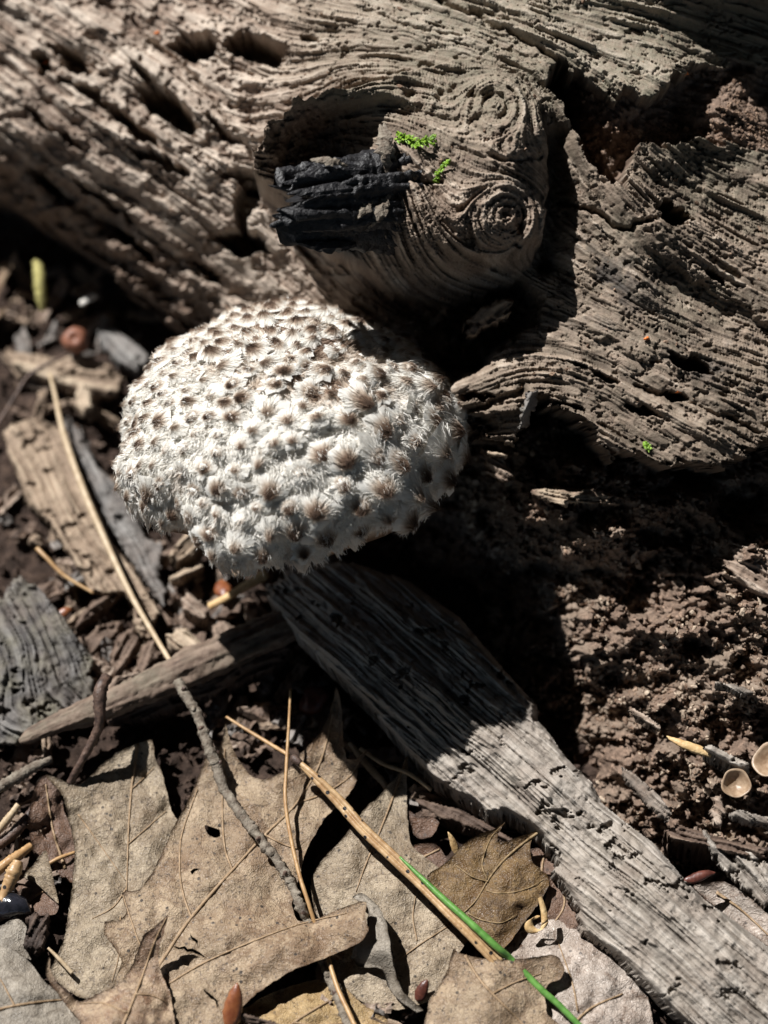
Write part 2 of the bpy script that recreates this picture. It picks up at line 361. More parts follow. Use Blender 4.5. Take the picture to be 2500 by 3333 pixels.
for cx, cy, rr in ((1610, 335, 150), (1640, 690, 170)):          # the two eyes of the knot
    dx, dy = sx - cx, sy - cy; r = np.hypot(dx, dy * 1.05) + 1; wgt = np.exp(-(r / rr) ** 4) * 0.97
    tx, ty = -dy / r, dx / r; sg = np.sign(tx * vx + ty * vy); sg[sg == 0] = 1
    tx, ty = tx, ty
    vx = vx * (1 - wgt) + tx * wgt; vy = vy * (1 - wgt) + ty * wgt
nn = np.hypot(vx, vy) + 1e-9; vx /= nn; vy /= nn
def up(a): return np.repeat(np.repeat(a, sub, 0), sub, 1)[:rh, :rw]
VX, VY = up(vx).astype(np.float32), up(vy).astype(np.float32)
R = np.random.RandomState(3)
def blur(a, n):
    for ax_ in (0, 1):
        k = np.cumsum(np.concatenate([np.zeros_like(np.take(a, [0], ax_)), np.concatenate([a, np.take(a, range(n), ax_)], ax_)], ax_), ax_)
        a = (np.take(k, range(n, k.shape[ax_]), ax_) - np.take(k, range(0, k.shape[ax_] - n), ax_))[:rh, :rw] / n
    return a
n_f = R.rand(rh, rw); n_m = blur(R.rand(rh, rw), 4); n_c = blur(blur(R.rand(rh, rw), 11), 9); n_s = (R.rand(rh, rw) > 0.9965).astype(float); n_s = blur(n_s, 3)
NS = np.stack([n_f, n_m, n_c, n_s], -1).astype(np.float32)
LIC = np.zeros((rh, rw, 4), np.float32)
ix0, iy0 = np.meshgrid(np.arange(rw, dtype=np.float32), np.arange(rh, dtype=np.float32))
wsum = np.zeros(4)
for sgn in (1, -1):
    x, y = ix0.copy(), iy0.copy()
    for st in range(34):
        xi = np.clip(x + .5, 0, rw - 1).astype(np.int32); yi = np.clip(y + .5, 0, rh - 1).astype(np.int32)
        stp = 1.4 if st < 14 else 3.0
        wt = np.array([1.0 if st < 16 else 0.25, 1.0, 1.0, 1.0 if st < 13 else 0.0], np.float32)
        LIC += NS[yi, xi] * wt; wsum += wt
        x += sgn * stp * VX[yi, xi]; y += sgn * stp * VY[yi, xi]
LIC /= wsum.astype(np.float32)
for c in range(3): LIC[..., c] = (LIC[..., c] - LIC[..., c].mean()) / LIC[..., c].std()
LIC[..., 3] /= LIC[..., 3].max()
def lic(px, py):
    fx = np.clip((px - RX0) / RS, 0, rw - 1.01); fy = np.clip((py - RY0) / RS, 0, rh - 1.01)
    xi = fx.astype(int); yi = fy.astype(int); a = (fx - xi)[..., None]; b = (fy - yi)[..., None]
    o = (LIC[yi, xi] * (1 - a) + LIC[yi, xi + 1] * a) * (1 - b) + (LIC[yi + 1, xi] * (1 - a) + LIC[yi + 1, xi + 1] * a) * b
    return [o[..., k] for k in range(4)]

# ------------------------------------------------------------------ fallen log: relief of the flank
SHELL = [(-400, 0, -7.6), (-400, 500, -10.5), (0, 0, -6.2), (0, 300, -6.4), (0, 480, -7.0), (0, 640, -8.8), (250, 200, -5.4), (300, 500, -5.6), (300, 790, -8.2), (560, 1010, -7.6), (600, 300, -4.3), (650, 700, -5.0),
         (520, 780, -5.9), (780, 500, -3.5), (900, 200, -2.7), (760, 860, -5.2), (950, 800, -3.8), (1100, 950, -3.4), (1000, 1050, -4.4), (1200, 120, -1.5), (1500, 60, -1.1), (1500, 190, -0.8), (1750, 180, -0.45), (2000, 100, -0.7), (2000, 260, -0.15), (2170, 260, 0.1),
         (2300, 60, -1.7), (2500, 30, -1.9), (2450, 220, -1.8), (2300, -190, 0.5), (2650, -170, 0.6), (2050, -150, -0.6), (1850, 420, -0.35), (1960, 600, -0.1), (1800, 600, -0.55), (2120, 730, 0.05), (2300, 560, -0.75), (2480, 600, -0.9), (2350, 780, -0.5), (2500, 900, -0.2), (1830, 850, -0.35),  # out-of-view bulge above the top right, raised to cast shade below it
         (1900, 1000, 0.1), (2200, 1000, 0.25), (2450, 1150, 0.45), (1750, 1150, -0.2), (1950, 1250, 0.6), (2250, 1400, 1.1), (2450, 1420, 1.0), (1650, 1270, -0.1), (1450, 1260, -0.9), (1550, 1380, -0.9), (1680, 1440, -0.6),
         (1300, 1150, -3.2), (1200, 1350, -4.5), (900, 1280, -7.2), (3000, 300, -0.8), (3000, 900, 0.2), (3000, 1350, 1.0), (1500, -400, -3.6), (2500, -450, -1.0), (500, -400, -7), (1300, 900, -2.6), (1500, 1100, -2.2)]
KNOT = [(850, 480, 0.1), (840, 560, -0.3), (1000, 335, 0.35), (1130, 300, 0.15), (1250, 280, -0.1), (1500, 215, -0.55), (1400, 240, -0.4), (1600, 345, 0.6), (1700, 290, 0.2), (1740, 500, 0.75), (1640, 690, 1.15), (1740, 760, 0.8), (1450, 600, 0.85), (1350, 760, 0.75),
        (1200, 840, -0.5), (1320, 890, -0.9), (1450, 940, -1.5), (1600, 910, -0.9), (1690, 850, -0.2), (1480, 820, 0.75), (1000, 470, -1.5), (1120, 420, -1.2), (960, 560, -0.9), (1080, 600, -0.9), (1300, 420, 0.15), (1300, 560, 0.75), (1050, 740, 0.1), (1500, 420, 0.55)]
CORE = [(1850, 1610, -1.5), (1760, 1480, -3.2), (1950, 1500, -2.4), (2200, 1640, -2.3), (2450, 1600, -1.8), (2430, 1850, -0.6), (2200, 1850, -2.3), (2000, 2000, -1.9), (2200, 2150, -1.3), (2350, 2050, -0.9), (1830, 1800, -2.4), (1800, 2050, -3.3),
        (1600, 1950, -4.8), (1300, 1700, -6.2), (1000, 1500, -8.4), (600, 1200, -12), (0, 800, -15), (-500, 500, -19), (1750, 2250, -3.5), (1900, 2450, -2.4), (2100, 2700, -1.35), (2300, 2850, -0.7), (2400, 2600, -1.0), (2200, 2400, -1.6), (2500, 2300, -0.5), (2050, 2250, -1.9),
        (2500, 3100, -1.6), (3000, 2600, -0.2), (3000, 1800, -0.2), (3000, 3200, -1.2), (1500, 1500, -4.0), (1300, 1400, -5), (3000, 1400, -1.5)]
HOLE = [(1830, 300, -2.9), (1850, 420, -2.6), (1950, 350, -1.35), (1900, 300, -1.6), (1990, 560, -2.3), (2010, 430, -1.3), (2100, 380, -1.1), (2200, 330, -1.5), (2350, 370, -0.85), (2450, 420, -1.1), (2500, 300, -2.0), (2300, 440, -1.2), (2600, 380, -1.6)]
P_SHELL = [(-3000, -3000), (5000, -3000), (5000, 1330), (2700, 1400), (2500, 1428), (2435, 1477), (2349, 1513), (2240, 1522), (2117, 1500), (2030, 1478), (1958, 1463), (1951, 1405), (1900, 1352), (1830, 1330), (1760, 1300), (1735, 1290), (1718, 1350), (1698, 1420), (1683, 1463),
           (1625, 1430), (1560, 1410), (1480, 1400), (1380, 1500), (1250, 1600), (1050, 1450), (900, 1310), (700, 1150), (560, 1052), (440, 960), (330, 850), (250, 812), (120, 720), (0, 660), (-500, 340), (-3000, -1200)]
P_KNOT = [(818, 560), (812, 480), (875, 390), (955, 325), (1080, 282), (1250, 255), (1400, 205), (1550, 195), (1690, 240), (1765, 330), (1785, 480), (1785, 640), (1775, 790), (1710, 900), (1580, 965), (1420, 1000), (1270, 950), (1170, 850), (1060, 790), (950, 690), (880, 610)]
P_HOLE = [(1785, 234), (1823, 200), (1883, 241), (1940, 285), (2003, 301), (2117, 312), (2173, 294), (2184, 226), (2230, 235), (2500, 200), (2900, 190), (2900, 500), (2500, 490), (2380, 467), (2230, 452), (2120, 470), (2079, 482), (2064, 520), (2034, 573), (2041, 625), (1990, 595), (1958, 558), (1890, 482), (1845, 384), (1777, 286)]
P_HOLLOW = [(1180, 840), (1400, 960), (1690, 880), (1765, 985), (1745, 1040), (1680, 1095), (1600, 1180), (1480, 1235), (1380, 1245), (1320, 1190), (1250, 1110), (1190, 1010)]
ELL = [(633, 151, 78, 40, 8, 1.6), (836, 151, 90, 46, 12, 1.6), (539, 354, 112, 44, 38, 1.8), (226, 188, 80, 26, 42, 1.1), (136, 192, 45, 24, 30, .9), (211, 252, 18, 15, 0, .6), (425, 395, 105, 20, 42, .8), (520, 520, 100, 20, 28, .7), (791, 784, 75, 40, 12, 1.3),
       (800, 650, 36, 95, 8, 1.2), (290, 300, 65, 18, 30, .7), (784, 573, 55, 24, 20, .8), (2188, 700, 66, 30, 24, 1.5), (2245, 1185, 70, 24, 26, 1.0), (2204, 1290, 40, 16, 20, .7), (660, 880, 60, 16, 40, .5), (330, 650, 120, 14, 37, .5), (170, 420, 110, 13, 37, .5),
       (420, 780, 90, 22, 40, .7), (150, 590, 80, 20, 36, .8), (1560, 1290, 55, 13, 12, .4), (1990, 1230, 50, 12, 22, .4), (2100, 1330, 60, 11, 22, .4), (2330, 900, 60, 9, 32, .4), (1010, 120, 40, 10, 10, .3), (1880, 1180, 50, 8, 18, .3), (470, 250, 60, 14, 40, .5), (720, 420, 70, 12, 36, .5)]
CRACK = [([(1408, -20), (1514, 30), (1627, 83), (1740, 140), (1822, 205)], 9, .4), ([(1240, 580), (1350, 588), (1430, 578)], 6, .35), ([(1830, 648), (1928, 686), (2019, 738), (2056, 753), (2071, 731), (2124, 722)], 7, .35),
         ([(1810, 440), (1800, 560), (1805, 700), (1790, 860)], 38, .75), ([(1480, 480), (1540, 505), (1660, 515), (1750, 500)], 10, .2), ([(1420, 1300), (1500, 1335), (1600, 1320), (1700, 1270)], 12, .5), ([(1250, 1260), (1400, 1290), (1500, 1345), (1600, 1390)], 12, .4),
         ([(0, 420), (300, 620), (520, 800), (640, 900)], 8, .25), ([(200, 330), (420, 500), (600, 640)], 6, .22), ([(420, 60), (620, 240), (760, 420), (870, 560)], 7, .25), ([(2080, 1250), (2300, 1330), (2480, 1400)], 7, .2), ([(1180, 30), (1350, 90), (1500, 120)], 5, .12)]
STEP = [([(2056, 753), (2117, 814), (2305, 927), (2520, 1060), (2900, 1300)], 0.32), ([(1830, 1040), (2000, 1120), (2200, 1200), (2520, 1290)], 0.16)]

cx = axis(-420, 2660, 3.05, -2200, 4600, 1.18); cy = axis(-380, 2760, 3.05, -1700, 3600, 1.18)
QX, QY = np.meshgrid(cx, cy)
def clampxy(x, y): return np.clip(x, -650, 3150), np.clip(y, -650, 3200)
def project(ctrl, X, Y):
    sxs, sys_ = X[::8, ::8], Y[::8, ::8]; h = np.zeros(sxs.shape)
    for _ in range(4):
        a, b = clampxy(1250 + (sxs - 1250) * D / (D - h), 1666.5 + (sys_ - 1666.5) * D / (D - h)); h = np.clip(tps(ctrl, a, b), -25, 3)
    hh = bil(h, X.shape)
    px, py = 1250 + (X - 1250) * D / (D - hh), 1666.5 + (Y - 1666.5) * D / (D - hh)
    return px, py, hh
def bil(a, shape, s=8):
    fy = np.clip(np.arange(shape[0]) / s, 0, a.shape[0] - 1.001); fx = np.clip(np.arange(shape[1]) / s, 0, a.shape[1] - 1.001)
    y0 = fy.astype(int); x0 = fx.astype(int); wy = (fy - y0)[:, None]; wx = (fx - x0)[None]
    b = np.pad(a, ((0, 1), (0, 1)), 'edge')
    return (b[y0][:, x0] * (1 - wx) + b[y0][:, x0 + 1] * wx) * (1 - wy) + (b[y0 + 1][:, x0] * (1 - wx) + b[y0 + 1][:, x0 + 1] * wx) * wy
spx, spy, hs = project(SHELL, QX, QY)
kpx, kpy, hk = project(KNOT + [(1800, 560, -0.5), (800, 700, -3), (1800, 200, -0.5)], QX, QY)
cpx, cpy, hc = project(CORE, QX, QY)
wx1 = 14 * fbm(spx / 55, spy / 55, 11, 4, .6); wy1 = 14 * fbm(spx / 55, spy / 55, 12, 4, .6)
LF, LM, LC, LS = lic(spx, spy)
lfrag = 16 * LM                                      # fibres fray at broken edges
# shell relief
left = sstep(1150, 750, spx) * sstep(-100, 200, spy + 0.4 * (900 - spx))
topb = sstep(420, 250, spy - 0.12 * (spx - 1400)) * sstep(700, 1100, spx)
terr = LC * 1.15 + 0.35 * fbm(spx / 190, spy / 190, 15, 3)
tl = np.floor(terr); tf = terr - tl; terr_s = tl + sstep(0.32, 0.62, tf)
rough_amt = 0.65 + 0.5 * fbm(spx / 300, spy / 300, 18, 3)
h1 = hs + 0.011 * LF * (1 - 0.3 * topb) + 0.026 * LM * np.clip(rough_amt, .3, 1.4) + (0.045 + 0.065 * left) * terr_s + 0.05 * fbm(spx / 120, spy / 120, 21, 4) + (1 - left) * .05 * (np.floor(1.5 * LM) + sstep(.4, .6, 1.5 * LM - np.floor(1.5 * LM))) * sstep(-.05, .5, fbm(spx / 110, spy / 80, 25, 4)) * .6 - .07 * sstep(.5, .75, fbm(spx / 34, spy / 26, 26, 4, .6))
pit = sstep(0.22, 0.5, LS); h1 -= 0.16 * pit
flake = sstep(0.25, 0.5, fbm(spx / 90, spy / 60, 23, 4, .6)) * left; h1 -= 0.13 * flake
for cxx, cyy, ra, rb, rot, dep in ELL:
    c, s = math.cos(math.radians(rot)), math.sin(math.radians(rot)); dx, dy = spx + wx1 * .8 - cxx, spy + wy1 * .8 - cyy
    u = (dx * c + dy * s) / ra; v_ = (-dx * s + dy * c) / rb; h1 -= 1.7 * dep * sstep(1.15, 0.75, np.hypot(u, v_) + 0.12 * LM)
for pts, wd, dep in CRACK:
    d = segdist(spx + wx1 * .6, spy + wy1 * .6, pts); h1 -= dep * np.exp(-(d / wd) ** 2)
for pts, dep in STEP:
    poly = pts + [(pts[-1][0], 2300), (pts[0][0] - 900, 2300), (pts[0][0] - 900, pts[0][1] - 300)]
    h1 -= dep * sstep(-8, 8, sdf(spx + wx1, spy + wy1 + lfrag * .4, poly)) * sstep(420, 30, segdist(spx, spy, pts)) * sstep(pts[0][0] - 20, pts[0][0] + 160, spx)
edgez = sstep(260, 40, sdf(spx + 2 * wx1, spy + 2 * wy1, P_SHELL)) * sstep(1000, 750, spx)
el_, ev_ = worley((spx + wx1) / 60, (spy + wy1) / 48, 27); h1 += edgez * (.5 * (.5 - el_) * ev_ + .2 * fbm(spx / 50, spy / 40, 28, 4, .6) - .45 * sstep(.25, .55, fbm(spx / 110, spy / 80, 29, 3)))
# bumpy shoulder of wood that frames the knot
h1 += 0.35 * np.exp(-(segdist(spx, spy, [(1770, 240), (1850, 400), (1940, 560), (2080, 690), (2300, 830)]) / 60) ** 2)
# knot relief
kF, kM, kC, kS = lic(kpx, kpy)
kw = 10 * fbm(kpx / 50, kpy / 50, 41, 4)
eye = sum(np.exp(-(np.hypot(kpx - a, kpy - b) / r) ** 2) for a, b, r in ((1610, 335, 150), (1640, 690, 150)))
rings = sum(np.exp(-(np.hypot(kpx - a, kpy - b) / (r * 1.0)) ** 2) * np.sin((np.hypot((kpx - a) * 1.25, (kpy - b) * .9) + 5.0 * kw + 18 * fbm(kpx / 90, kpy / 90, 47, 2)) / fq) for a, b, r, fq in ((1610, 335, 170, 5.2), (1640, 690, 150, 5.6)))
cup = np.exp(-(((kpx - 1000) / 190) ** 2 + ((kpy - 450) / 150) ** 2) ** 2)
gn_l, gn_v = worley((kpx + 2 * kw) / 46, (kpy - 2 * kw) / 40, 45); gnarl = np.exp(-(((kpx - 1480) / 190) ** 2 + ((kpy - 310) / 85) ** 2) ** 2)
furrow = np.exp(-(((kpx - 1390) / 190) ** 2 + ((kpy - 770) / 150) ** 2) ** 2)
h2 = hk + 0.016 * kF + 0.044 * kM + 0.055 * kC + 0.022 * rings + 0.07 * fbm(kpx / 70, kpy / 70, 44, 4) - 0.15 * sstep(.2, .5, kS)
h2 += cup * (0.26 * fbm(kpx / 45, kpy / 45, 46, 4, .6) + .25 * (0.5 - gn_l) * gn_v) + gnarl * (.24 * (.5 - gn_l) * gn_v - .02) + furrow * (.05 * kM + .03 * kF)
kt = 1.4 * fbm(kpx / 120, kpy / 90, 48, 3); h2 += .05 * (np.floor(kt) + sstep(.3, .6, kt - np.floor(kt)))
for a, b in ((1430, 320), (1480, 290), (1340, 300), (1545, 300), (1680, 800), (1700, 730), (1620, 860), (1650, 890), (1590, 305), (1560, 380)):
    h2 -= 0.32 * np.exp(-(np.hypot(kpx - a + kw, kpy - b - kw) / 17) ** 2)
for pts, wd, dep in CRACK: h2 -= dep * 0.8 * np.exp(-(segdist(kpx + kw, kpy + kw, pts) / wd) ** 2) * (pts[0][0] < 1500) * (pts[0][0] > 1200)
# core relief
wl, wv = worley(cpx / 70, cpy / 62, 5); wl2, wv2 = worley(cpx / 27, cpy / 25, 6)
cF, cM, cC, cS = lic(cpx, cpy)
crumb = 0.62 * fbm(cpx / 170, cpy / 120, 51, 4, .55) + 0.34 * (0.55 - wl) * wv + 0.15 * (0.5 - wl2) * wv2 + 0.07 * fbm(cpx / 14, cpy / 14, 55, 3) + 0.02 * cM + .30 * sstep(.15, .45, fbm(cpx / 75, cpy / 60, 59, 4, .6)) + .12 * sstep(.1, .4, fbm(cpx / 26, cpy / 22, 60, 3))
h3 = hc + crumb
hhole = tps(HOLE, *clampxy(spx, spy)); inh = sdf(spx + wx1, spy + wy1 + lfrag * .5, P_HOLE)
hollow = sdf(spx + wx1, spy + wy1, P_HOLLOW)
m_shell = sstep(-5, 5, sdf(spx + wx1 + .5 * lfrag, spy + wy1 + lfrag, P_SHELL))
wl3, wv3 = worley(spx / 42, spy / 38, 8)
h1b = np.minimum(h1, hhole + 0.3 * (0.55 - wl3) * wv3 + 0.18 * fbm(spx / 60, spy / 60, 57, 4) + 0.03 * LM)
mh = sstep(-4, 6, inh)
hsh = h1 * (1 - mh) + h1b * mh
mo = sstep(-12, 25, hollow); hsh = hsh * (1 - mo) + np.minimum(hsh, -2.9 + 0.5 * (wl3 < 2) * (0.55 - wl3) * wv3 + .2 * fbm(spx / 50, spy / 50, 58, 4)) * mo
mk = sstep(-5, 7, sdf(kpx + kw, kpy + kw, P_KNOT))
H = h3 * (1 - m_shell) + hsh * m_shell
H = H * (1 - mk) + np.maximum(h2, -3) * mk
roll = np.clip((-650 - spy) / 500, 0, 9); H = H - 1.4 * roll ** 2
X = (QX - 1250) * K; Y = (1666.5 - QY) * K
V = OO + X[..., None] * AX + Y[..., None] * AU + H[..., None] * AN
rot = np.clip((1 - m_shell) * (0.75 + 0.5 * fbm(cpx / 80, cpy / 80, 61, 3)), 0, 1)
rot = np.maximum(rot, edgez * m_shell * .8); rot = np.maximum(rot, mh * 0.9); rot = np.maximum(rot, mo * .6); rot = np.maximum(rot, (flake * .55 + .25 * left * sstep(-.1, .5, fbm(spx / 150, spy / 90, 62, 3))) * m_shell); rot = rot * (1 - mk) + mk * np.clip(cup * .5 + .4 * sstep(.2, .7, fbm(kpx / 90, kpy / 70, 64, 3)), 0, 1)
olive = (topb * 0.5 + .35 * sstep(1100, 1400, spx) + 0.35 * sstep(1800, 2200, spx) * sstep(1500, 700, spy) * sstep(-.2, .4, fbm(spx / 160, spy / 110, 63, 3))) * (1 - mh) * (1 - mk) + mk * (0.55 * sstep(560, 300, kpy) + 0.25)
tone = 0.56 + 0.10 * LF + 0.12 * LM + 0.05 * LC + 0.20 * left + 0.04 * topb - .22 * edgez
tone = tone - 0.24 * sstep(1300, 1750, spx) * sstep(200, 420, spy) - .22 * sstep(.25, .65, fbm(spx / 130, spy / 85, 65, 4, .6)) * sstep(1250, 1600, spx) + .14 * fbm(spx / 50, spy / 40, 66, 3) - .2 * sstep(2050, 2200, spx) * sstep(260, 120, spy)  # last term paints shade into the top right of the wood
tone_k = 0.42 + 0.12 * kF + 0.15 * kM + 0.04 * rings - .22 * cup + .12 * fbm(kpx / 60, kpy / 60, 49, 3) - .1 * furrow
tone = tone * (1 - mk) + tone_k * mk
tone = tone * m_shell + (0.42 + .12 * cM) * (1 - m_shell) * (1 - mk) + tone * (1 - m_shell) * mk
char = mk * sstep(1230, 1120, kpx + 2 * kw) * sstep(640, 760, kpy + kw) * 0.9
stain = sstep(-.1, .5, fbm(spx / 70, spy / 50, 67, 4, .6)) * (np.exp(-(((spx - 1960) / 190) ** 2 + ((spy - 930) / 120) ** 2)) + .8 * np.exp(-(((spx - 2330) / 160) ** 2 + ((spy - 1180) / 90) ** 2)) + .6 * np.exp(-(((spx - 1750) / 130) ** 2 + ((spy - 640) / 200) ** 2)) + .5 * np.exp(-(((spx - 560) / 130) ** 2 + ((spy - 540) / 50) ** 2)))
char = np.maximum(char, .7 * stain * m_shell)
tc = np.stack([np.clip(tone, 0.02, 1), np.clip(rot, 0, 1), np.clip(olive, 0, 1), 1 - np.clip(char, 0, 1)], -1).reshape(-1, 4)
Vf = V.reshape(-1, 3); keep = (V[..., 2] > -0.6)
keep[:-1] |= keep[1:]; keep[:, :-1] |= keep[:, 1:]
F = grid_faces(len(cy), len(cx), keep)
Vc, Fc, Ac = compact(Vf, [F], {'tone': tc})
LOGB = PZ(1250, 1500, 0.0)
log = thing('fallen_log', LOGB, 'rotting weathered fallen log with a swirling knot and a black broken branch stub', 'log')
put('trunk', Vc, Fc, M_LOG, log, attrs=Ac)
def log_h(px, py):                                   # height of the built relief seen at a pixel
    X_, Y_ = float(px), float(py); h = 0.0
    for _ in range(6):
        qx = 1250 + (px - 1250) * (D - h) / D; qy = 1666.5 + (py - 1666.5) * (D - h) / D
        h = 0.5 * h + 0.5 * H[np.clip(np.searchsorted(cy, qy), 0, len(cy) - 1), np.clip(np.searchsorted(cx, qx), 0, len(cx) - 1)]
    return h

# ------------------------------------------------------------------ broken branch, collar flakes and loose wood of the log
def lh(px, py, dh=0.0): return P(px, py, log_h(px, py) + dh)
def splint(pts, r, n=6, rough=.22, seed=0, flat=.6, m=14):
    p = spline(pts, m); r = np.interp(np.linspace(0, 1, m), np.linspace(0, 1, len(r)), r); return tube(p, r, n, True, rough, seed, flat)
rng = np.random.RandomState(21)
b0, b1 = P(1310, 635, -0.1), P(965, 662, 1.15)
ax_ = (b1 - b0) / np.linalg.norm(b1 - b0); e1 = np.cross(ax_, AN); e1 /= np.linalg.norm(e1); e2 = np.cross(e1, ax_)
nL, nA = 70, 96
tt, aa = np.meshgrid(np.linspace(0, 1, nL), np.linspace(0, 2 * np.pi, nA, endpoint=False), indexing='ij')
ridge = fbm(np.cos(aa) * 7 + 9, np.sin(aa) * 7 + tt * .8, 71, 4, .6) + .5 * vn(aa * 9, tt * 2, 72)
jag = 1 + 0.35 * vn(np.cos(aa) * 4 + 5, np.sin(aa) * 4 + 5, 73)
L = np.linalg.norm(b1 - b0)
rad = (1.22 - 0.34 * tt) * (1 + 0.16 * ridge + 0.05 * fbm(aa * 6, tt * 20, 74, 3)) * np.where(tt > .97, .55, 1)
Vb = b0 + (tt * L * np.where(tt > .45, 1 + (jag - 1) * (tt - .45) / .55, 1))[..., None] * ax_ + (np.cos(aa) * rad * .92)[..., None] * e1 + (np.sin(aa) * rad * .8)[..., None] * e2
i = np.arange(nL * nA).reshape(nL, nA); j = np.roll(i, -1, 1)
Fb = np.stack([i[:-1], j[:-1], j[1:], i[1:]], -1).reshape(-1, 4)
Vb = Vb.reshape(-1, 3); cap = np.stack([i[-1], j[-1], np.full(nA, len(Vb))], -1); Vb = np.concatenate([Vb, [b0 + ax_ * L * .82]])
branch = put('broken_branch', Vb, [Fb, cap], M_CHAR, log); branch['label'] = 'black charred stub of a broken branch'
for k in range(16):
    a = rng.uniform(-.4, math.pi + .9); rr = rng.uniform(.4, 1.0); s0 = rng.uniform(.35, .6) * L; s1 = L * rng.uniform(.95, 1.22)
    o = np.cos(a) * rr * e1 + np.sin(a) * rr * .8 * e2
    Vs, Fs = splint([b0 + ax_ * s0 + o * 1.1, b0 + ax_ * (s0 + s1) / 2 + o * 1.12, b0 + ax_ * s1 + o * .95], [.06, .17, .14, .02], 6, .2, k, .6)
    put('splinter', Vs, Fs, M_CHAR, log, branch, smooth=False)
for k, (pts, r, mt) in enumerate([
        ([(1262, 560, .9), (1250, 480, 1.0), (1238, 405, .5)], [.04, .16, .13, .03], M_TWIG), ([(1285, 520, .8), (1262, 450, .9), (1250, 400, .6)], [.04, .12, .02], M_TAN if 0 else M_TWIG),
        ([(1130, 720, 1.1), (1175, 690, 1.25), (1215, 650, 1.1)], [.03, .12, .12, .02], M_TWIG), ([(1180, 745, .9), (1235, 690, 1.1), (1268, 620, .9)], [.03, .17, .14, .03], M_TWIG),
        ([(965, 690, .6), (1020, 745, .6), (1090, 785, .5)], [.02, .06, .02], M_TWIG), ([(1010, 520, 1.5), (1080, 525, 1.6), (1130, 540, 1.4)], [.02, .1, .09, .02], M_TWIG)]):
    Vs, Fs = splint([P(*q) for q in pts], r, 8, .25, 50 + k, .45, 18); put('wood_flake', Vs, Fs, mt, log, smooth=False)
# the pale chunk lodged in the hollow below the knot
def plank(name, outline, zc, thick, ang, mat, sp=5.0, amp=1.0, edge=14, olive=0.0, rot=0.0, root=None, use_h=False, seed=1, tone0=.5, notch=1.0, wl=1.0):
    """broken piece of wood: top relief + side walls; outline in picture units, zc = (px,py,height) controls"""
    xs = [p[0] for p in outline]; ys = [p[1] for p in outline]
    gx = np.arange(min(xs) - 20, max(xs) + 20, sp); gy = np.arange(min(ys) - 20, max(ys) + 20, sp); px, py = np.meshgrid(gx, gy)
    c, s = math.cos(math.radians(ang)), math.sin(math.radians(ang)); u = px * c + py * s; v = -px * s + py * c
    v2 = v + 10 * wl * vn(u / 160, v / 160, seed + 1) + 24 * wl * vn(u / 420, v / 300, seed + 5)
    fr = notch * (26 * fbm(v2 / 26, u / 300, seed + 2, 3, .6)); wv_ = notch * 6 * fbm(px / 22, py / 22, seed + 3, 3)
    d = sdf(px + fr * c + wv_, py + fr * s + wv_ * .7, outline); m = d > 0
    f = fbm(u / 190, v2 / 7.0, seed + 4, 2, .6); g = fbm(u / 240, v2 / 19, seed + 6, 3, .55); q = 1.6 * fbm(u / 330, v2 / 44, seed + 7, 3)
    t = np.floor(q); q = t + sstep(.35, .6, q - t)
    pits = .5 * sstep(.62, .85, fbm(u / 520, v2 / 8, seed + 21, 2)) + sstep(.85, .98, fbm(px / 60, py / 45, seed + 22, 4, .6))
    spk = sstep(.78, .95, fbm(px / 9, py / 9, seed + 14, 2)) * sstep(-.1, .4, fbm(px / 120, py / 120, seed + 15, 2))
    rel = amp * (.032 * f + .04 * g + .055 * q - .12 * pits - .03 * spk + .03 * fbm(px / 30, py / 30, seed + 9, 3))
    z = tps(zc, px, py) + rel - .35 * thick * sstep(edge, 0, d) ** 2
    V = P(px, py, z) if use_h else PZ(px, py, z)
    tn = np.clip(tone0 + .19 * f + .13 * g + .05 * q - .15 * pits - .2 * spk, .02, 1)
    oo = np.clip(olive * (0.5 + fbm(px / 70, py / 70, seed + 11, 3)), 0, 1); rr = np.clip(rot * (.6 + fbm(px / 60, py / 60, seed + 12, 3)), 0, 1)
    tc = np.stack([tn, rr, oo, np.ones_like(tn)], -1).reshape(-1, 4)
    Vt = V.reshape(-1, 3); F = grid_faces(len(gy), len(gx), m)
    if not len(F): return None
    Vt, (F,), at = compact(Vt, [F], {'tone': tc}); n = len(Vt)
    e = np.concatenate([F[:, [0, 1]], F[:, [1, 2]], F[:, [2, 3]], F[:, [3, 0]]]); key = np.sort(e, 1); kk = key[:, 0].astype(np.int64) * n + key[:, 1]
    _, inv, cnt = np.unique(kk, return_inverse=True, return_counts=True); be = e[cnt[inv] == 1]
    dn = (-AN if use_h else np.array([0, 0, -1.0])) * thick
    bv = np.unique(be); mp = np.full(n, -1); mp[bv] = np.arange(len(bv))
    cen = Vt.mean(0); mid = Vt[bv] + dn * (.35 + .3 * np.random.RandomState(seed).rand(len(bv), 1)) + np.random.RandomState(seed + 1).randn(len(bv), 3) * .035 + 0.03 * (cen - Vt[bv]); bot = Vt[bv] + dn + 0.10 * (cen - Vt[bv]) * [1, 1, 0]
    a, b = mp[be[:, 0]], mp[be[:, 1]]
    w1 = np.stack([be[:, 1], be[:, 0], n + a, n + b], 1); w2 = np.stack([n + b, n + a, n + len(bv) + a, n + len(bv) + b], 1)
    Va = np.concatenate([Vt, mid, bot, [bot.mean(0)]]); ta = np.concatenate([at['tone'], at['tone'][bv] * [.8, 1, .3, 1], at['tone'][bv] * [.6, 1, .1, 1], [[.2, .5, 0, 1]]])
    fan = np.stack([n + len(bv) + b, n + len(bv) + a, np.full(len(a), len(Va) - 1)], 1)
    return put(name, Va, [F, w1, w2, fan], mat, root, attrs={'tone': ta})
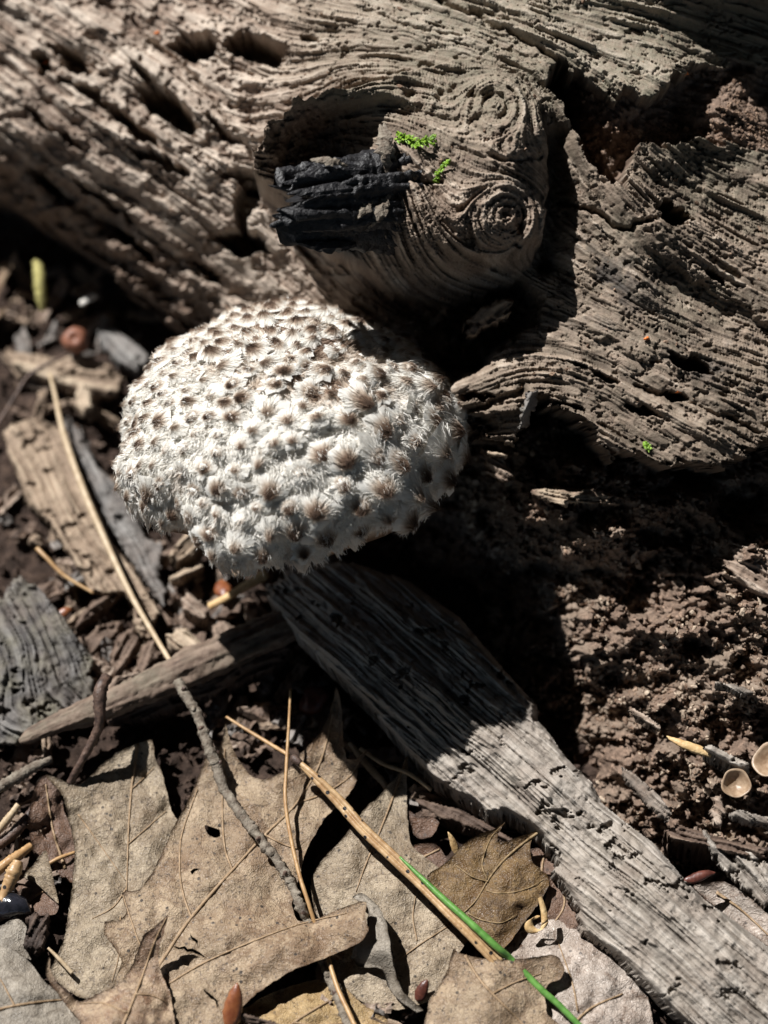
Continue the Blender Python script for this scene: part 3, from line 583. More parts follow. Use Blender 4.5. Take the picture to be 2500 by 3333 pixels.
plank('wood_chunk', [(1508, 1085), (1520, 1040), (1560, 1005), (1620, 985), (1660, 1000), (1645, 1040), (1600, 1065), (1560, 1080), (1530, 1110)], [(1500, 1100, -.7), (1660, 1000, -.1), (1560, 990, -.6), (1600, 1080, -.3)], 1.2, -35, M_TAN, 4, 1.0, 14, 0, .3, log, True, 5, .6)
plank('bark_flap', [(1735, 1272), (1752, 1285), (1735, 1340), (1712, 1400), (1690, 1412), (1688, 1370), (1705, 1320)], [(1740, 1275, .6), (1690, 1410, .5), (1715, 1330, .9), (1750, 1330, .5)], .35, 110, M_GREY, 4, .6, 10, .8, .1, log, True, 6, .4)
plank('wood_ledge', [(2362, 1850), (2375, 1790), (2430, 1765), (2600, 1800), (2640, 1960), (2500, 1950), (2440, 1930), (2400, 1900), (2370, 1890)], [(2370, 1850, -.1), (2600, 1800, .2), (2500, 1950, .25), (2440, 1790, -.1)], .9, 30, M_LOG, 4, 1.2, 18, 0, .15, log, True, 7, .5)
plank('wood_ledge', [(1740, 1590), (1800, 1580), (1870, 1592), (1960, 1590), (2015, 1612), (2000, 1640), (1900, 1640), (1830, 1652), (1770, 1630)], [(1740, 1600, -1.3), (2000, 1620, -1.1), (1870, 1590, -1.1), (1860, 1650, -.9)], .6, 12, M_TAN, 4, 1.3, 12, .3, .5, log, True, 8, .55)
plank('wood_ledge', [(1570, 1500), (1610, 1462), (1670, 1500), (1680, 1545), (1640, 1575), (1590, 1545)], [(1570, 1500, -1.6), (1680, 1545, -1.3), (1610, 1462, -1.5), (1600, 1570, -1.5)], .5, 30, M_LOG, 4, 1.3, 12, 0, .5, log, True, 9, .5)
plank('wood_ledge', [(1580, 1462), (1640, 1470), (1655, 1492), (1600, 1490)], [(1580, 1462, -1.2), (1650, 1490, -1.1), (1600, 1495, -1.2)], .3, 20, M_TAN, 4, 1.0, 8, 0, .1, log, True, 10, .75)

# rotten crumbs lying in the broken core and in the cracks
def blob_mesh(n=1, seed=0):
    r = np.random.RandomState(seed); t = (1 + 5 ** .5) / 2
    v = np.array([(-1, t, 0), (1, t, 0), (-1, -t, 0), (1, -t, 0), (0, -1, t), (0, 1, t), (0, -1, -t), (0, 1, -t), (t, 0, -1), (t, 0, 1), (-t, 0, -1), (-t, 0, 1)], float); v /= np.linalg.norm(v[0])
    f = np.array([(0, 11, 5), (0, 5, 1), (0, 1, 7), (0, 7, 10), (0, 10, 11), (1, 5, 9), (5, 11, 4), (11, 10, 2), (10, 7, 6), (7, 1, 8), (3, 9, 4), (3, 4, 2), (3, 2, 6), (3, 6, 8), (3, 8, 9), (4, 9, 5), (2, 4, 11), (6, 2, 10), (8, 6, 7), (9, 8, 1)])
    return v, f
BV, BF = blob_mesh()
def crumbs(centres, sizes, seed):
    r = np.random.RandomState(seed); n = len(centres)
    v = BV[None] * (1 + .33 * r.randn(n, 12, 1)); q = r.randn(n, 3, 3); Qm, _ = np.linalg.qr(q); sc = np.stack([r.uniform(.6, 1.6, n), r.uniform(.5, 1.1, n), r.uniform(.4, .9, n)], 1)
    v = np.einsum('nij,nkj->nki', Qm, v * sc[:, None]) * np.asarray(sizes)[:, None, None] + np.asarray(centres)[:, None]
    return v.reshape(-1, 3), (BF[None] + 12 * np.arange(n)[:, None, None]).reshape(-1, 3)
iy = rng.randint(0, len(cy), 400000); ix = rng.randint(0, len(cx), 400000)
prob = np.maximum((1 - m_shell[iy, ix]) * (cpx[iy, ix] > 1500), mh[iy, ix]) * (1 - mk[iy, ix]); prob = np.maximum(prob, .02 * m_shell[iy, ix] + .25 * mo[iy, ix])
prob *= (V_ := keep[iy, ix]) * (QX[iy, ix] > -300) * (QX[iy, ix] < 2800) * (QY[iy, ix] > -200) * (fbm(QX[iy, ix] / 90, QY[iy, ix] / 90, 81, 3) > -.15)
sel = np.where(rng.rand(400000) < prob)[0][:9000]
cc = V[iy[sel], ix[sel]] if V.ndim == 3 else (OO + X[iy[sel], ix[sel]][:, None] * AX + Y[iy[sel], ix[sel]][:, None] * AU + H[iy[sel], ix[sel]][:, None] * AN)
sz = 0.02 + 0.05 * rng.rand(len(sel)) ** 2.5
cv, cf = crumbs(cc, sz, 4); o = put('rotten_crumbs', cv, [cf], M_CRUMB, log, smooth=False); o['kind'] = 'stuff'

s2 = np.where((rng.rand(400000) < prob * .5) & (m_shell[iy, ix] < .3))[0][:2200]
cc2 = OO + X[iy[s2], ix[s2]][:, None] * AX + Y[iy[s2], ix[s2]][:, None] * AU + (H[iy[s2], ix[s2]] + .02)[:, None] * AN
cv, cf = crumbs(cc2, 0.02 + 0.075 * rng.rand(len(s2)) ** 2.2, 6); o = put('pale_crumbs', cv, [cf], mat_plain('pale_crumb', (0.20, 0.145, 0.105), (0.46, 0.37, 0.28), 3, .85, .05), log, smooth=False); o['kind'] = 'stuff'
# ------------------------------------------------------------------ weathered wood slab at the foot of the log
SLAB = [(860, 1900), (980, 1840), (1150, 1830), (1330, 1890), (1500, 2010), (1620, 2150), (1699, 2241), (1747, 2289), (1755, 2343), (1837, 2458), (1922, 2542), (1964, 2615), (2030, 2669), (2127, 2741), (2223, 2856), (2302, 2934), (2392, 2994), (2500, 3079), (2760, 3250), (2760, 3620), (2420, 3460),
        (2211, 3314), (2133, 3230), (2012, 3109), (1886, 3025), (1880, 2990), (1886, 2958), (1850, 2904), (1813, 2850), (1819, 2808), (1759, 2717), (1717, 2681), (1640, 2642), (1585, 2652), (1545, 2612), (1483, 2580), (1400, 2530), (1300, 2420), (1200, 2300), (1080, 2180), (960, 2060), (870, 1950)]
o = plank('wood_strip', SLAB, [(900, 1900, 1.9), (1330, 1920, 2.3), (1150, 2050, 2.3), (1250, 2360, 1.5), (1750, 2300, 2.0), (1500, 2300, 2.2), (1560, 2630, 1.2), (1800, 2560, 2.0), (2000, 2650, 1.6), (2050, 2850, 1.9), (1840, 2950, 1.1), (2450, 3040, 1.5), (2350, 3150, 1.8), (2200, 3300, 1.1), (2700, 3600, 1.0), (2750, 3300, 1.4)],
          .75, 41, M_SLAB, 3.0, 1.0, 22, .12, .08, None, False, 3, .64, .45, .4)
tag(o, 'long grey weathered strip of splintered wood lying at the foot of the log', 'wood strip')

# ------------------------------------------------------------------ mushroom
CC = P(938, 1432, -1.2); tb = math.radians(14)
ca = np.array([-0.05, math.sin(tb), math.cos(tb)]); ca /= np.linalg.norm(ca)
c1 = np.array([1.0, 0, 0]) - ca[0] * ca; c1 /= np.linalg.norm(c1); c2 = np.cross(ca, c1)
CR, CH = 3.93, 2.55
def rimR(az):
    return CR * (1 + .018 * np.sin(3 * az + 1) + .014 * np.sin(7 * az + 2) + .012 * np.sin(13 * az) - .07 * np.exp(-((az - 4.02) / .10) ** 2) + .025 * np.exp(-((az - 3.55) / .3) ** 2) - .03 * np.exp(-((az - 5.75) / .12) ** 2))
def cap_pt(az, ph):                                     # ph 0 apex .. pi/2 rim
    az = np.mod(az, 2 * np.pi); r = rimR(az); rr = np.sin(np.minimum(ph, np.pi / 2)) ** .93
    k = 1 + (r / CR - 1) * rr ** 3
    x = CR * k * rr * np.where(ph > np.pi / 2, np.cos((ph - np.pi / 2) * .9), 1); z = CH * np.cos(ph) - .25 * np.exp(-((az - 2.2) / .5) ** 2) * rr * 0
    z = z + .16 * np.sin(5 * az + .5) * rr ** 6 + .12 * np.sin(11 * az) * rr ** 6 + .30 * np.exp(-((az - 4.02) / .09) ** 2) * rr ** 6
    lump = .055 * fbm(az * 2.2 * rr + 7, ph * 3, 91, 3)
    return CC + ((x * (1 + lump * .5)) * np.cos(az))[..., None] * c1 + ((x * (1 + lump * .5)) * np.sin(az))[..., None] * c2 + (z + lump)[..., None] * ca
def cap_frame(az, ph):
    e = 1e-3; p = cap_pt(az, ph); du = cap_pt(az, ph + e) - p; dv = cap_pt(az + e, ph) - p
    n = np.cross(du, dv); n /= np.linalg.norm(n, axis=-1)[..., None] + 1e-12
    s = np.sign((n * (p - CC + ca * 1.0)).sum(-1)); n = n * np.where(s == 0, 1, s)[..., None]
    t = du / (np.linalg.norm(du, axis=-1)[..., None] + 1e-12); return p, n, t
# scatter the scales
rs = np.random.RandomState(12); cand_az = rs.rand(9000) * 2 * np.pi; cand_ph = np.arccos(1 - rs.rand(9000) * 1.10); cand_ph = np.clip(cand_ph, .05, 1.62)
cp, cn, ct = cap_frame(cand_az, cand_ph); tocam = (CAM - CC) / np.linalg.norm(CAM - CC); vis = cn @ tocam
ipx = 1250 + ((cp - OO) @ AX) / K; ipy = 1666.5 - ((cp - OO) @ AU) / K
dmin = np.where(vis < -.1, .85, .37 + .19 * sstep(700, 1250, ipx) * sstep(1150, 1450, ipy) + .05 * rs.rand(9000))
pick = []; order = np.argsort(vis < -.1, kind='stable')
for k in order:
    if len(pick) >= 296: break
    if not pick or (np.linalg.norm(cp[pick] - cp[k], axis=1) > (dmin[k] + dmin[pick]) * .5).all(): pick.append(k)
pick = np.array(pick)
# cap body, lumpy under every scale
nA, nP = 420, 150
az, ph = np.meshgrid(np.linspace(0, 2 * np.pi, nA, endpoint=False), np.linspace(0.004, 1.72, nP), indexing='ij')
bp, bn, bt = cap_frame(az.ravel(), ph.ravel())
bump = np.zeros(len(bp)); cidx = np.zeros(len(bp))
for k in pick:
    d2 = ((bp - cp[k] - ct[k] * .05) ** 2).sum(1); s_ = dmin[k] * .40; bump = np.maximum(bump, np.exp(-d2 / s_ ** 2))
ragg = sstep(1.5, 1.68, ph.ravel())
fr_ = .10 * vn(az.ravel() * 60, ph.ravel() * 8, 95) + .22 * fbm(az.ravel() * 14, ph.ravel(), 96, 3)
bp2 = bp + bn * (.16 * bump + .025 * fbm(az.ravel() * 40 * np.sin(ph.ravel()), ph.ravel() * 30, 93, 3))[:, None] - ca * (ragg * np.clip(.16 + fr_, -.1, .8))[:, None]
brown_c = sstep(330, 60, np.hypot(ipx[pick][:, None] * 0, 0)).ravel()
def brownmask(p):
    qx = 1250 + ((p - OO) @ AX) / K; qy = 1666.5 - ((p - OO) @ AU) / K
    top = np.exp(-((qx - 960) / 270) ** 2 - ((qy - 1090) / 130) ** 2) + .75 * np.exp(-((qx - 1080) / 230) ** 2 - ((qy - 1250) / 70) ** 2)
    return np.clip(top * (1.0 + .9 * fbm(qx / 60, qy / 45, 97, 3)) + .25 * sstep(.35, .8, fbm(qx / 70, qy / 60, 98, 3)), 0, 1)
under = [(.965, -.55), (.9, -.62), (.7, -.55), (.4, -.42), (.2, -.40)]
rows = [bp2.reshape(nA, nP, 3)]
for f_, z_ in under:
    a0 = np.linspace(0, 2 * np.pi, nA, endpoint=False); rr = rimR(a0) * f_
    rows.append((CC + (rr * np.cos(a0))[:, None] * c1 + (rr * np.sin(a0))[:, None] * c2 + np.full(nA, z_)[:, None] * ca)[:, None, :])
allv = np.concatenate(rows, 1); nt_ = allv.shape[1]; i = np.arange(nA * nt_).reshape(nA, nt_); j = np.roll(i, -1, 0)
Fcap = np.stack([i[:, :-1], i[:, 1:], j[:, 1:], j[:, :-1]], -1).reshape(-1, 4)
fibc = np.zeros((nA, nt_)); fibc[:, :nP] = (brownmask(bp) * .55).reshape(nA, nP) + .12 * (bump > .86).reshape(nA, nP) + .25 * ragg.reshape(nA, nP) * .6; fibc[:, nP:] = .75
def mat_fibre(name, white=(0.82, 0.795, 0.74)):
    t = NT(name, 0.75, 0.15); a = t.attr('fib'); n = t.noise(24, 3, .6)
    f = t.math('ADD', a.outputs['Fac'], t.math('MULTIPLY', t.math('SUBTRACT', n, .5), .22))
    c = t.ramp(f, [(0.03, white), (0.35, (0.52, 0.43, 0.345)), (0.62, (0.20, 0.132, 0.092)), (0.95, (0.06, 0.038, 0.028))])
    t.bump(t.noise(45, 2), .015, .6); t.col(c)
    t.b.inputs['Subsurface Weight'].default_value = 0.0
    tr = t.n.new('ShaderNodeBsdfTranslucent'); t.l(c, tr.inputs[0]); mx = t.n.new('ShaderNodeMixShader'); mx.inputs[0].default_value = .25
    t.l(t.b.outputs[0], mx.inputs[1]); t.l(tr.outputs[0], mx.inputs[2]); t.l(mx.outputs[0], t.n['Material Output'].inputs[0])
    return t.m
M_FIB = mat_fibre('woolly_cap')
SB = P(1000, 1800, -5.2); SB[2] = max(0.0, SB[2] * 0)
SB = np.array([CC[0] + .25, CC[1] + .5, 0.0])
mush = thing('mushroom', SB, 'white woolly mushroom cap covered in shaggy brown tipped scales', 'mushroom')
capo = put('cap', allv.reshape(-1, 3), [Fcap], M_FIB, mush, attrs={'fib': np.clip(fibc, 0, 1).ravel()})
sp_ = spline([SB - [0, 0, .3], SB + [0, 0, 1.2], (SB + CC) / 2 + [.05, .05, 0], CC - ca * .3], 40); Vs, Fs = tube(sp_, np.interp(np.linspace(0, 1, 40), [0, .3, 1], [.95, .75, .62]), 28, True, .05, 3)
M_STEM = mat_plain('woolly_stem', (0.08, 0.06, 0.05), (0.34, 0.29, 0.25), 9, 0.9, 0.06)
put('stem', Vs, Fs, M_STEM, mush)
# scale variants: pyramid of matted fibres drawn out to a dark tip
def strands(base, mid, tip, w0, w1):
    n = len(base); d = tip - base; side = np.cross(d, np.random.RandomState(n).randn(n, 3)); side /= np.linalg.norm(side, axis=1)[:, None] + 1e-9
    v = np.stack([base - side * w0, base + side * w0, mid - side * (w0 + w1) / 2, mid + side * (w0 + w1) / 2, tip], 1).reshape(-1, 3)
    o = 5 * np.arange(n)[:, None]; q = o + np.array([[0, 1, 3, 2]]); t = o + np.array([[2, 3, 4]]); return v, q, t
def scale_mesh(k, pale):
    r = np.random.RandomState(200 + k); n1, n2 = 16, 6
    tipx = r.uniform(.30, .62); hh = r.uniform(.42, .72); el = r.uniform(.75, 1.2)
    a, q = np.meshgrid(np.linspace(0, 2 * np.pi, n1, endpoint=False), np.linspace(1, 0.0, n2), indexing='ij')
    rad = q * (1 + .22 * r.randn(n1, 1) * q)
    x = rad * np.cos(a) + tipx * (1 - q) ** 1.2; y = rad * np.sin(a) * el; z = hh * (1 - q) ** 1.25 - .10 * (q > .95) + .03 * r.randn(n1, n2)
    V1 = np.stack([x, y, z], -1).reshape(-1, 3); i = np.arange(n1 * n2).reshape(n1, n2); j = np.roll(i, -1, 0)
    F1 = np.stack([i[:, :-1], j[:, :-1], j[:, 1:], i[:, 1:]], -1).reshape(-1, 4)
    cf = lambda q: np.clip((0.7 if pale else 1.0) * np.clip(1.0 - q / (0.5 if pale else .74), 0, 1) ** .85, 0, 1)
    A1 = cf(q).ravel()
    n = 190; th = r.rand(n) * 2 * np.pi; q0 = r.uniform(.25, 1.25, n); q1 = np.maximum(q0 - r.uniform(.35, .8, n), r.uniform(-.15, .2, n))
    def pt(q, lift): return np.stack([np.abs(q) * np.cos(th) + tipx * np.clip(1 - q, 0, 1.2) ** 1.2, np.abs(q) * np.sin(th) * el, hh * np.clip(1 - q, 0, 1.3) ** 1.25 + lift], -1)
    b = pt(q0, -.04); m = pt((q0 + q1) / 2, .07 + .08 * r.rand(n)) + .05 * r.randn(n, 3); t = pt(q1, .04 + .16 * r.rand(n) ** 2) + .08 * r.randn(n, 3) + [.14, 0, 0]
    V2, Fq, Ft = strands(b, m, t, .022, .014); A2 = np.stack([cf(q0), cf(q0), cf((q0 + q1) / 2), cf((q0 + q1) / 2), cf(q1)], 1).ravel()
    me = mesh_np('scale', np.concatenate([V1, V2]), [F1, Fq + len(V1), Ft + len(V1)], True, {'fib': np.concatenate([A1, A2])}); me.materials.append(M_FIB); return me
VAR = [[scale_mesh(k, False) for k in range(7)], [scale_mesh(k + 20, True) for k in range(7)]]
mb = Vector(SB * CM)
for k in pick:
    z = cn[k]; x = ct[k] + .25 * np.cross(z, ct[k]) * rs.randn(); x -= z * (x @ z); x /= np.linalg.norm(x); y = np.cross(z, x)
    s = dmin[k] * rs.uniform(.48, .78) * (1.0 if rs.rand() > .15 else 1.3)
    hz = rs.uniform(.65, 1.05) * (.8 if vis[k] > .5 else 1.0)
    pale = rs.rand() < (.45 if ipx[k] > 700 else .35)
    o = bpy.data.objects.new('scale', VAR[int(pale)][rs.randint(7)]); COL.objects.link(o); o.parent = capo
    c_ = (cp[k] + z * .07 - SB) * CM
    M = Matrix([[x[0] * s, y[0] * s, z[0] * s * hz, c_[0]], [x[1] * s, y[1] * s, z[1] * s * hz, c_[1]], [x[2] * s, y[2] * s, z[2] * s * hz, c_[2]], [0, 0, 0, 1]])
    o.matrix_local = M
# wool between the scales and the ragged fringe of the rim
n = 52000; fa = rs.rand(n) * 2 * np.pi; fp = np.arccos(1 - rs.rand(n) * 1.04); fp = np.clip(fp, .02, 1.6)
rimn = 9000; fa[:rimn] = rs.rand(rimn) * 2 * np.pi; fp[:rimn] = rs.uniform(1.45, 1.70, rimn)
p, nn_, t_ = cap_frame(fa, fp)
ii = np.clip((fa / (2 * np.pi) * nA).astype(int), 0, nA - 1) * nP + np.clip((fp / 1.72 * nP).astype(int), 0, nP - 1)
p = bp2[ii] + (p - bp[ii])
sd = np.cross(nn_, t_); fl = np.sin(fp) * 0 + rs.uniform(.10, .26, n)
wob = fbm(fa * 9 * np.sin(fp), fp * 9, 99, 2)
d = t_ * .8 + nn_ * rs.uniform(.12, .65, n)[:, None] + sd * (wob * .9 + .35 * rs.randn(n))[:, None] - ca * (fp > 1.44)[:, None] * .5
d /= np.linalg.norm(d, axis=1)[:, None]
tipp = p + d * fl[:, None] - nn_ * (.25 * fl)[:, None] * rs.rand(n)[:, None]; midp = p + d * fl[:, None] * .5 + nn_ * (.06 * fl)[:, None]
v2, fq, ft = strands(p - nn_ * .01, midp, tipp, .009, .005)
fc = np.repeat(np.clip(brownmask(p) * .6 + .22 * (bump[ii] > .8) + .06 * rs.rand(n), 0, 1), 5)
o = put('wool', v2, [fq, ft], M_FIB, mush, capo, attrs={'fib': fc}); o['kind'] = 'stuff'

# ------------------------------------------------------------------ fallen leaves
def Z6(pts): return [(x / 1.276, 2200 + y / 1.276) + tuple(r) for x, y, *r in pts]
def Z7(pts): return [(900 + x / 1.508, 2200 + y / 1.508) + tuple(r) for x, y, *r in pts]
def Z8(pts): return [(1500 + x / 1.659, 2000 + y / 1.659) + tuple(r) for x, y, *r in pts]
def Z5(pts): return [(x / 1.58, 1000 + y / 1.58) + tuple(r) for x, y, *r in pts]
def dense(poly, step, jit, seed):
    r = np.random.RandomState(seed); p = np.array(poly, float); n = len(p); q = []
    for k in range(n):                                   # rounded, slightly irregular margin
        a, b, c, e = p[k - 1], p[k], p[(k + 1) % n], p[(k + 2) % n]; m = max(1, int(np.linalg.norm(c - b) / step))
        for t in np.arange(m) / m:
            cr = 0.5 * ((2 * b) + (c - a) * t + (2 * a - 5 * b + 4 * c - e) * t * t + (3 * b - a - 3 * c + e) * t ** 3)
            q.append(.5 * cr + .5 * (b + (c - b) * t) + (r.randn(2) * jit if t > 0 else 0))
    return np.array(q)
def leaf(label, outline, zc, mat, veins=(), group=None, step=11.0, seed=1, ripple=.05, vmat=None, stem=None, holes=(), vr=.030, name='oak_leaf', cat='leaf'):
    out = dense(outline, step, 1.2, seed); r = np.random.RandomState(seed)
    x0, y0 = out.min(0); x1, y1 = out.max(0)
    gx, gy = np.meshgrid(np.arange(x0, x1, step), np.arange(y0, y1, step * .9)); gx = gx + (np.arange(gx.shape[0]) % 2)[:, None] * step * .5
    gx = gx + r.uniform(-.2, .2, gx.shape) * step; d = sdf(gx, gy, [tuple(q) for q in out])
    k = d > step * .55
    for hp in holes: k &= ~((sdf(gx, gy, hp) > -step * .3))
    pts = [Vector(q) for q in out] + [Vector((a, b)) for a, b in zip(gx[k], gy[k])]
    n = len(out); faces = [list(range(n))]; m = len(pts); hol = []
    eds = [(i, (i + 1) % n) for i in range(n)]
    for hp in holes:
        hd = dense(hp, step * .7, .6, seed); m = len(pts); hol.append([tuple(q) for q in hd]); pts += [Vector(q) for q in hd]; eds += [(m + i, m + (i + 1) % len(hd)) for i in range(len(hd))]
    vs, es, fs, *_ = delaunay_2d_cdt(pts, eds, [], 1, 1e-4)
    vp = np.array([(q.x, q.y) for q in vs]); fs = np.array([f for f in fs if len(f) == 3])
    cen = vp[fs].mean(1); ok = inside(cen[:, 0], cen[:, 1], [tuple(q) for q in out])
    for hp in hol: ok &= ~inside(cen[:, 0], cen[:, 1], hp)
    fs = fs[ok]
    dv = np.full(len(vp), 1e9)
    for v in veins: dv = np.minimum(dv, segdist(vp[:, 0], vp[:, 1], v))
    def zf(x, y): return tps(zc, x, y) + ripple * fbm(x / 85, y / 85, seed + 2, 3) + .35 * ripple * fbm(x / 28, y / 28, seed + 3, 2)
    z = zf(vp[:, 0], vp[:, 1]) - .035 * np.exp(-(dv / 16) ** 2) + .03 * sstep(10, 60, dv) * (1 if len(veins) else 0)
    Vt = PZ(vp[:, 0], vp[:, 1], z); Vb = Vt - [0, 0, .022]; N = len(Vt)
    e = np.concatenate([fs[:, [0, 1]], fs[:, [1, 2]], fs[:, [2, 0]]]); ky = np.sort(e, 1); kk = ky[:, 0].astype(np.int64) * N + ky[:, 1]
    _, inv, cnt = np.unique(kk, return_inverse=True, return_counts=True); be = e[cnt[inv] == 1]
    wall = np.stack([be[:, 1], be[:, 0], N + be[:, 0], N + be[:, 1]], 1)
    ed = segdist(vp[:, 0], vp[:, 1], [tuple(q) for q in out], True); ed = sstep(16, 0, ed) * np.clip(.5 + fbm(vp[:, 0] / 60, vp[:, 1] / 60, seed + 7, 3), 0, 1)
    base = Vt.mean(0); base[2] = max(0, Vt[:, 2].min()); o = thing(name, base, label, cat, group)
    # triangles are clockwise in picture space (y down) -> flip so they face up
    put('blade', np.concatenate([Vt, Vb]), [fs[:, ::-1], fs + N, wall], mat, o, attrs={'edge': np.concatenate([ed, ed])})
    for q, v in enumerate(veins):
        s = spline([(a, b, 0) for a, b in v], max(8, int(8 * len(v))))[:, :2]; zz = zf(s[:, 0], s[:, 1]) - .03
        pr = PZ(s[:, 0], s[:, 1], zz + .018); w_ = np.linspace(1, .45, len(s)) * vr * (1.25 if q == 0 else .8)
        Vv, Fv = tube(pr, w_, 6, True, .08, q, .6); put('midrib' if q == 0 else 'vein', Vv, Fv, vmat or M_VEIN, o)
    if stem: 
        pr = spline([PZ(*q) for q in stem], 20); Vv, Fv = tube(pr, np.linspace(.05, .065, 20), 7, True, .05, 3); put('leaf_stalk', Vv, Fv, vmat or M_VEIN, o)
    return o
XY = lambda pts: [(p[0], p[1]) for p in pts]
# lowest leaves first
leaf('glossy pale leaf half hidden under the tan leaf and the weathered wood strip', XY(Z7([(1110, 1340), (1250, 1210), (1400, 1180), (1480, 1190), (1500, 1290), (1660, 1350), (1800, 1500), (1850, 1800), (1500, 1850), (1200, 1800), (1120, 1550)])),
     Z7([(1110, 1340, .35), (1480, 1190, .3), (1800, 1500, .35), (1850, 1800, .25), (1200, 1800, .3), (1500, 1500, .75)]), L_SHINY, [XY(Z7([(1400, 1780), (1530, 1640), (1700, 1560)])), XY(Z7([(1480, 1650), (1450, 1500), (1380, 1300)]))], seed=3, ripple=.08)
leaf('pale curled leaf wedged between the wood strip and the log', XY(Z8([(1250, 1470), (1290, 1455), (1420, 1440), (1500, 1480), (1560, 1530), (1680, 1640), (1760, 1760), (1700, 1820), (1560, 1720), (1400, 1600)])),
     Z8([(1290, 1460, .9), (1560, 1530, 1.0), (1700, 1780, .8), (1400, 1590, .7)]), L_SHINY, [XY(Z8([(1380, 1500), (1520, 1600), (1680, 1750)]))], seed=4)
leaf('brown netted leaf tucked against the edge of the wood strip', XY(Z8([(470, 1370), (510, 1340), (560, 1420), (640, 1560), (650, 1640), (620, 1720), (520, 1720), (400, 1760), (300, 1800), (280, 1700), (430, 1620), (470, 1480)])),
     Z8([(500, 1340, .55), (640, 1560, .6), (620, 1720, .45), (300, 1800, .35), (470, 1500, .45)]), L_DARK, [XY(Z8([(520, 1380), (560, 1560), (480, 1700)]))], seed=5, ripple=.08)
leaf('small round grey brown leaf under the edge of the wood strip', XY(Z7([(1245, 850), (1330, 845), (1390, 900), (1400, 960), (1340, 975), (1270, 962), (1238, 920)])), Z7([(1245, 850, .5), (1390, 900, .7), (1300, 970, .55), (1340, 850, .6)]), L_DARK, [XY(Z7([(1300, 965), (1310, 900), (1330, 850)]))], seed=6, name='small_leaf')
leaf('small brown rounded leaf between the pale pointed leaf and the dark brown leaf', XY(Z7([(660, 838), (700, 823), (760, 820), (800, 840), (838, 905), (800, 945), (740, 930), (690, 900)])), Z7([(660, 838, .5), (838, 905, .55), (750, 825, .7), (740, 930, .5)]), L_DARK, [XY(Z7([(700, 900), (760, 870), (800, 850)]))], seed=7, name='small_leaf')
leaf('golden brown leaf lying beneath the large oak leaf, ahead of the curled grey one', XY(Z6([(980, 1400), (1100, 1330), (1200, 1290), (1350, 1255), (1440, 1300), (1500, 1360), (1600, 1420), (1680, 1560), (900, 1580), (930, 1460)])),
     Z6([(980, 1400, .35), (1350, 1260, .35), (1600, 1500, .4), (900, 1560, .4), (1250, 1420, .55)]), L_GOLD, [XY(Z6([(1080, 1560), (1220, 1440), (1400, 1330)])), XY(Z6([(1220, 1440), (1330, 1450), (1450, 1440)]))], seed=8, ripple=.07)
leaf('dark brown crumpled leaf behind the pale leaf with two pointed lobes', XY(Z6([(150, 440), (200, 410), (250, 480), (265, 560), (300, 640), (330, 780), (300, 860), (210, 800), (140, 740), (115, 600)])), Z6([(150, 440, .9), (300, 640, .4), (300, 860, .3), (120, 600, .75), (210, 650, .5)]), L_DARK, [XY(Z6([(270, 800), (220, 640), (190, 450)]))], seed=9, ripple=.12)
leaf('brown leaf scrap lying under the pale folded scrap', XY(Z6([(40, 880), (90, 850), (150, 820), (200, 860), (245, 950), (230, 990), (150, 1000), (80, 1040), (30, 1000)])), Z6([(40, 880, .35), (240, 950, .45), (80, 1040, .3), (150, 900, .55)]), L_DARK, [XY(Z6([(60, 1000), (140, 920), (210, 880)]))], seed=10, name='leaf_scrap')
leaf('pale folded leaf scrap standing up by the glossy black bead', XY(Z6([(188, 722), (212, 800), (230, 880), (243, 945), (200, 910), (150, 860), (98, 832), (140, 780)])), Z6([(188, 722, 1.1), (243, 945, .55), (98, 832, .6), (180, 830, .9)]), L_PALE, seed=11, name='leaf_scrap')
leaf('grey brown torn scrap beside the charred chip', XY(Z6([(-30, 1060), (20, 1030), (60, 1000), (110, 1040), (100, 1110), (130, 1180), (60, 1150), (-30, 1130)])), Z6([(-30, 1060, .6), (110, 1040, .7), (130, 1180, .5), (40, 1090, .75)]), L_GREY, seed=12, name='leaf_scrap')
# pale leaf with pointed lobe
leaf('pale oak leaf with one tall pointed lobe, crossed by the pine needles', XY(Z7([(648, 385), (640, 500), (640, 600), (642, 680), (655, 810), (690, 860), (790, 935), (860, 1000), (960, 1090), (1000, 1200), (940, 1300), (870, 1400), (810, 1510), (740, 1600), (600, 1640), (420, 1600), (280, 1500), (200, 1350), (190, 1200), (175, 1090), (168, 1000), (230, 895), (330, 790), (430, 655), (500, 590), (545, 540), (600, 480)])),
     Z7([(648, 385, .95), (640, 650, .5), (430, 655, .75), (170, 1000, .45), (200, 1350, .3), (600, 1640, .35), (870, 1400, .5), (1000, 1200, .45), (550, 900, .75), (650, 1200, .6), (400, 1100, .6)]), L_PALE,
     [XY(Z7([(640, 400), (570, 600), (500, 780), (440, 920), (390, 1060)])), XY(Z7([(600, 1395), (700, 1320), (870, 1210), (930, 1160)])), XY(Z7([(690, 1300), (670, 1180), (690, 1040)]))], seed=13, ripple=.06, vr=.024)
